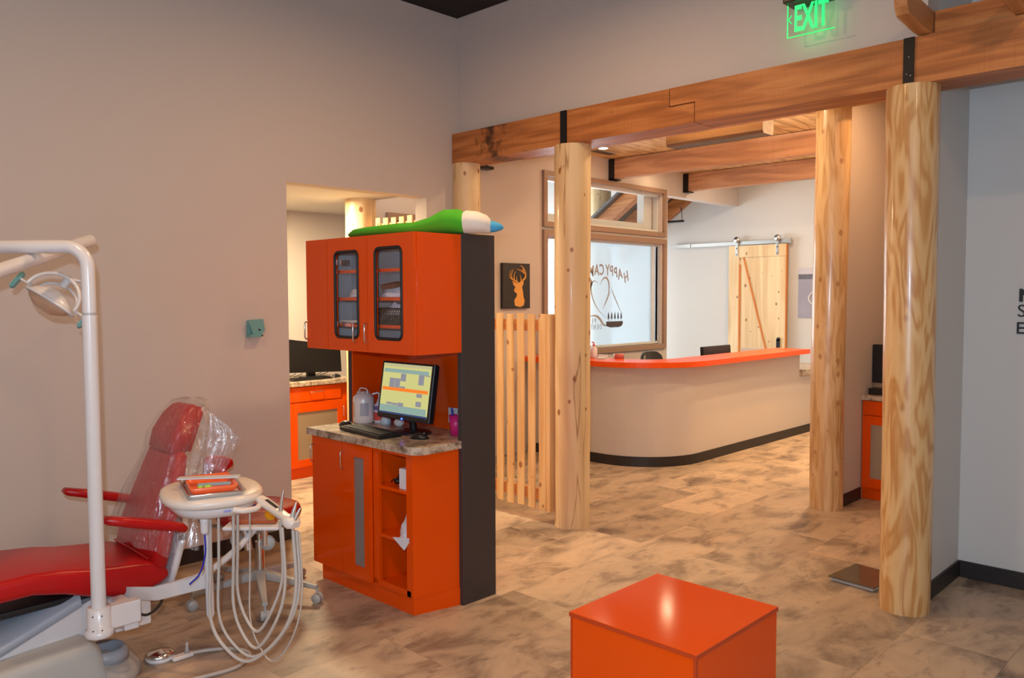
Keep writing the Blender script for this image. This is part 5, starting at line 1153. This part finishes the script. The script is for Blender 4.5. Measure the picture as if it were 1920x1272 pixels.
# ------------------------------------------------------------------ lights
def light(kind, n, loc, energy, color, rot=None, size=.2, size_y=None, target=None, **kw):
    l = bpy.data.lights.new(n, kind); l.energy = energy; l.color = color
    if kind == 'AREA':
        l.size = size
        if size_y: l.shape = 'RECTANGLE'; l.size_y = size_y
        else: l.shape = 'DISK'
    elif kind in ('POINT', 'SPOT'): l.shadow_soft_size = size
    for k, w in kw.items(): setattr(l, k, w)
    o = bpy.data.objects.new(n, l); COL.objects.link(o); o.location = loc
    if target is not None:
        o.rotation_euler = (Vector(target)-Vector(loc)).to_track_quat('-Z', 'Y').to_euler()
    elif rot: o.rotation_euler = rot
    return o
WARM = (1, .70, .40); WARM2 = (1, .60, .30); COOL = (.60, .78, 1); FL = (.62, .80, 1)
light('POINT', 'flash', tuple(Vector((0, 0, 1.7))+U*.14-S*.05-fv*.02), 215, FL, size=.018)
# added can housings give the warm room light a source above the frame
for x, y in ((.6, 2.6), (3.0, 3.0), (3.0, .4), (.4, -.8)):
    t = thing('added_can_lamp', (x, y, ZC-.25), 'added black can housing for the warm room light, unseen above the view', 'lamp', 'added can lamps above the treatment room')
    obj('can', MB().lathe((x, y, ZC-.25), [(.09, 0), (.10, 0), (.10, .25), (0, .25), (0, .245), (.09, .24)]), 'black', t)
    light('AREA', 'lamp_light', (x, y, ZC-.26), 14 if (x > 2 and y < 1) else 32, (1, .62, .33), size=.17)
light('AREA', 'day_rear', (-2.5, -.7, 1.7), 22, COOL, size=2.8, size_y=1.6, target=(5, -.7, 1.4))
# reception
light('AREA', 'box_up', (6.79, 3.92, 3.285), 115, (1, .86, .62), size=.08, size_y=.9, target=(6.79, 3.92, 4)).rotation_euler = (PI, 0, 0)
for x, y, e_ in ((7.347, 5.67, 4), (8.82, 5.75, 3), (8.9, 3.5, 62), (5.6, 3.2, 24), (7.1, 2.95, 30), (6.5, 1.95, 13)):
    light('AREA', 'downlight_beam', (x, y, ZR-.02), e_, (1, .55, .24) if e_ == 13 else WARM, size=.1, target=(x, y, 0))
light('SPOT', 'added_floor_spot', (8.5, 3.75, ZR-.03), 230, (1, .60, .24), size=.06, target=(8.5, 3.75, 0), spot_size=math.radians(72), spot_blend=.8)  # extra unseen spot, added to strengthen the warm pool on the floor
light('AREA', 'downlight_beam', (9.9, 5.2, ZR-.03), 11, (1, .90, .72), size=.12, target=(10.4, 5.4, 1))  # unseen lamp added to brighten the barn-door wall
light('AREA', 'alcove_lamp', (3.6, 6.1, 2.54), 105, (1, .80, .50), size=.3, target=(3.6, 6.1, 0))
light('AREA', 'alcove_lamp', (4.9, 5.6, 3.3), 6, (1, .75, .45), size=.2, target=(4.9, 5.6, 0))
# daylight entering the lobby through its glazing
light('AREA', 'day_lobby', (XD-.05, 9.68, 1.5), 210, (.82, .92, 1), size=1.8, size_y=2.4, target=(6, 8.0, 1.4))
light('AREA', 'day_lobby', (8.2, 10.95, 1.6), 380, (.86, .94, 1), size=4.2, size_y=2.4, target=(8.6, 5, 1.4))
# sky
w = bpy.data.worlds.new('sky'); SC.world = w; w.use_nodes = True
bgn = w.node_tree.nodes['Background']; bgn.inputs['Color'].default_value = (.80, .90, 1, 1); bgn.inputs['Strength'].default_value = 2.2

SC.view_settings.view_transform = 'Standard'; SC.view_settings.look = 'None'; SC.view_settings.gamma = 1; SC.view_settings.exposure = 0.0
try: SC.view_settings.use_curve_mapping = False
except Exception: pass
for o in list(bpy.data.objects):
    if o.type == 'MESH' and o.get('kind') is None and o.parent is None and 'label' not in o: print('UNTAGGED', o.name)
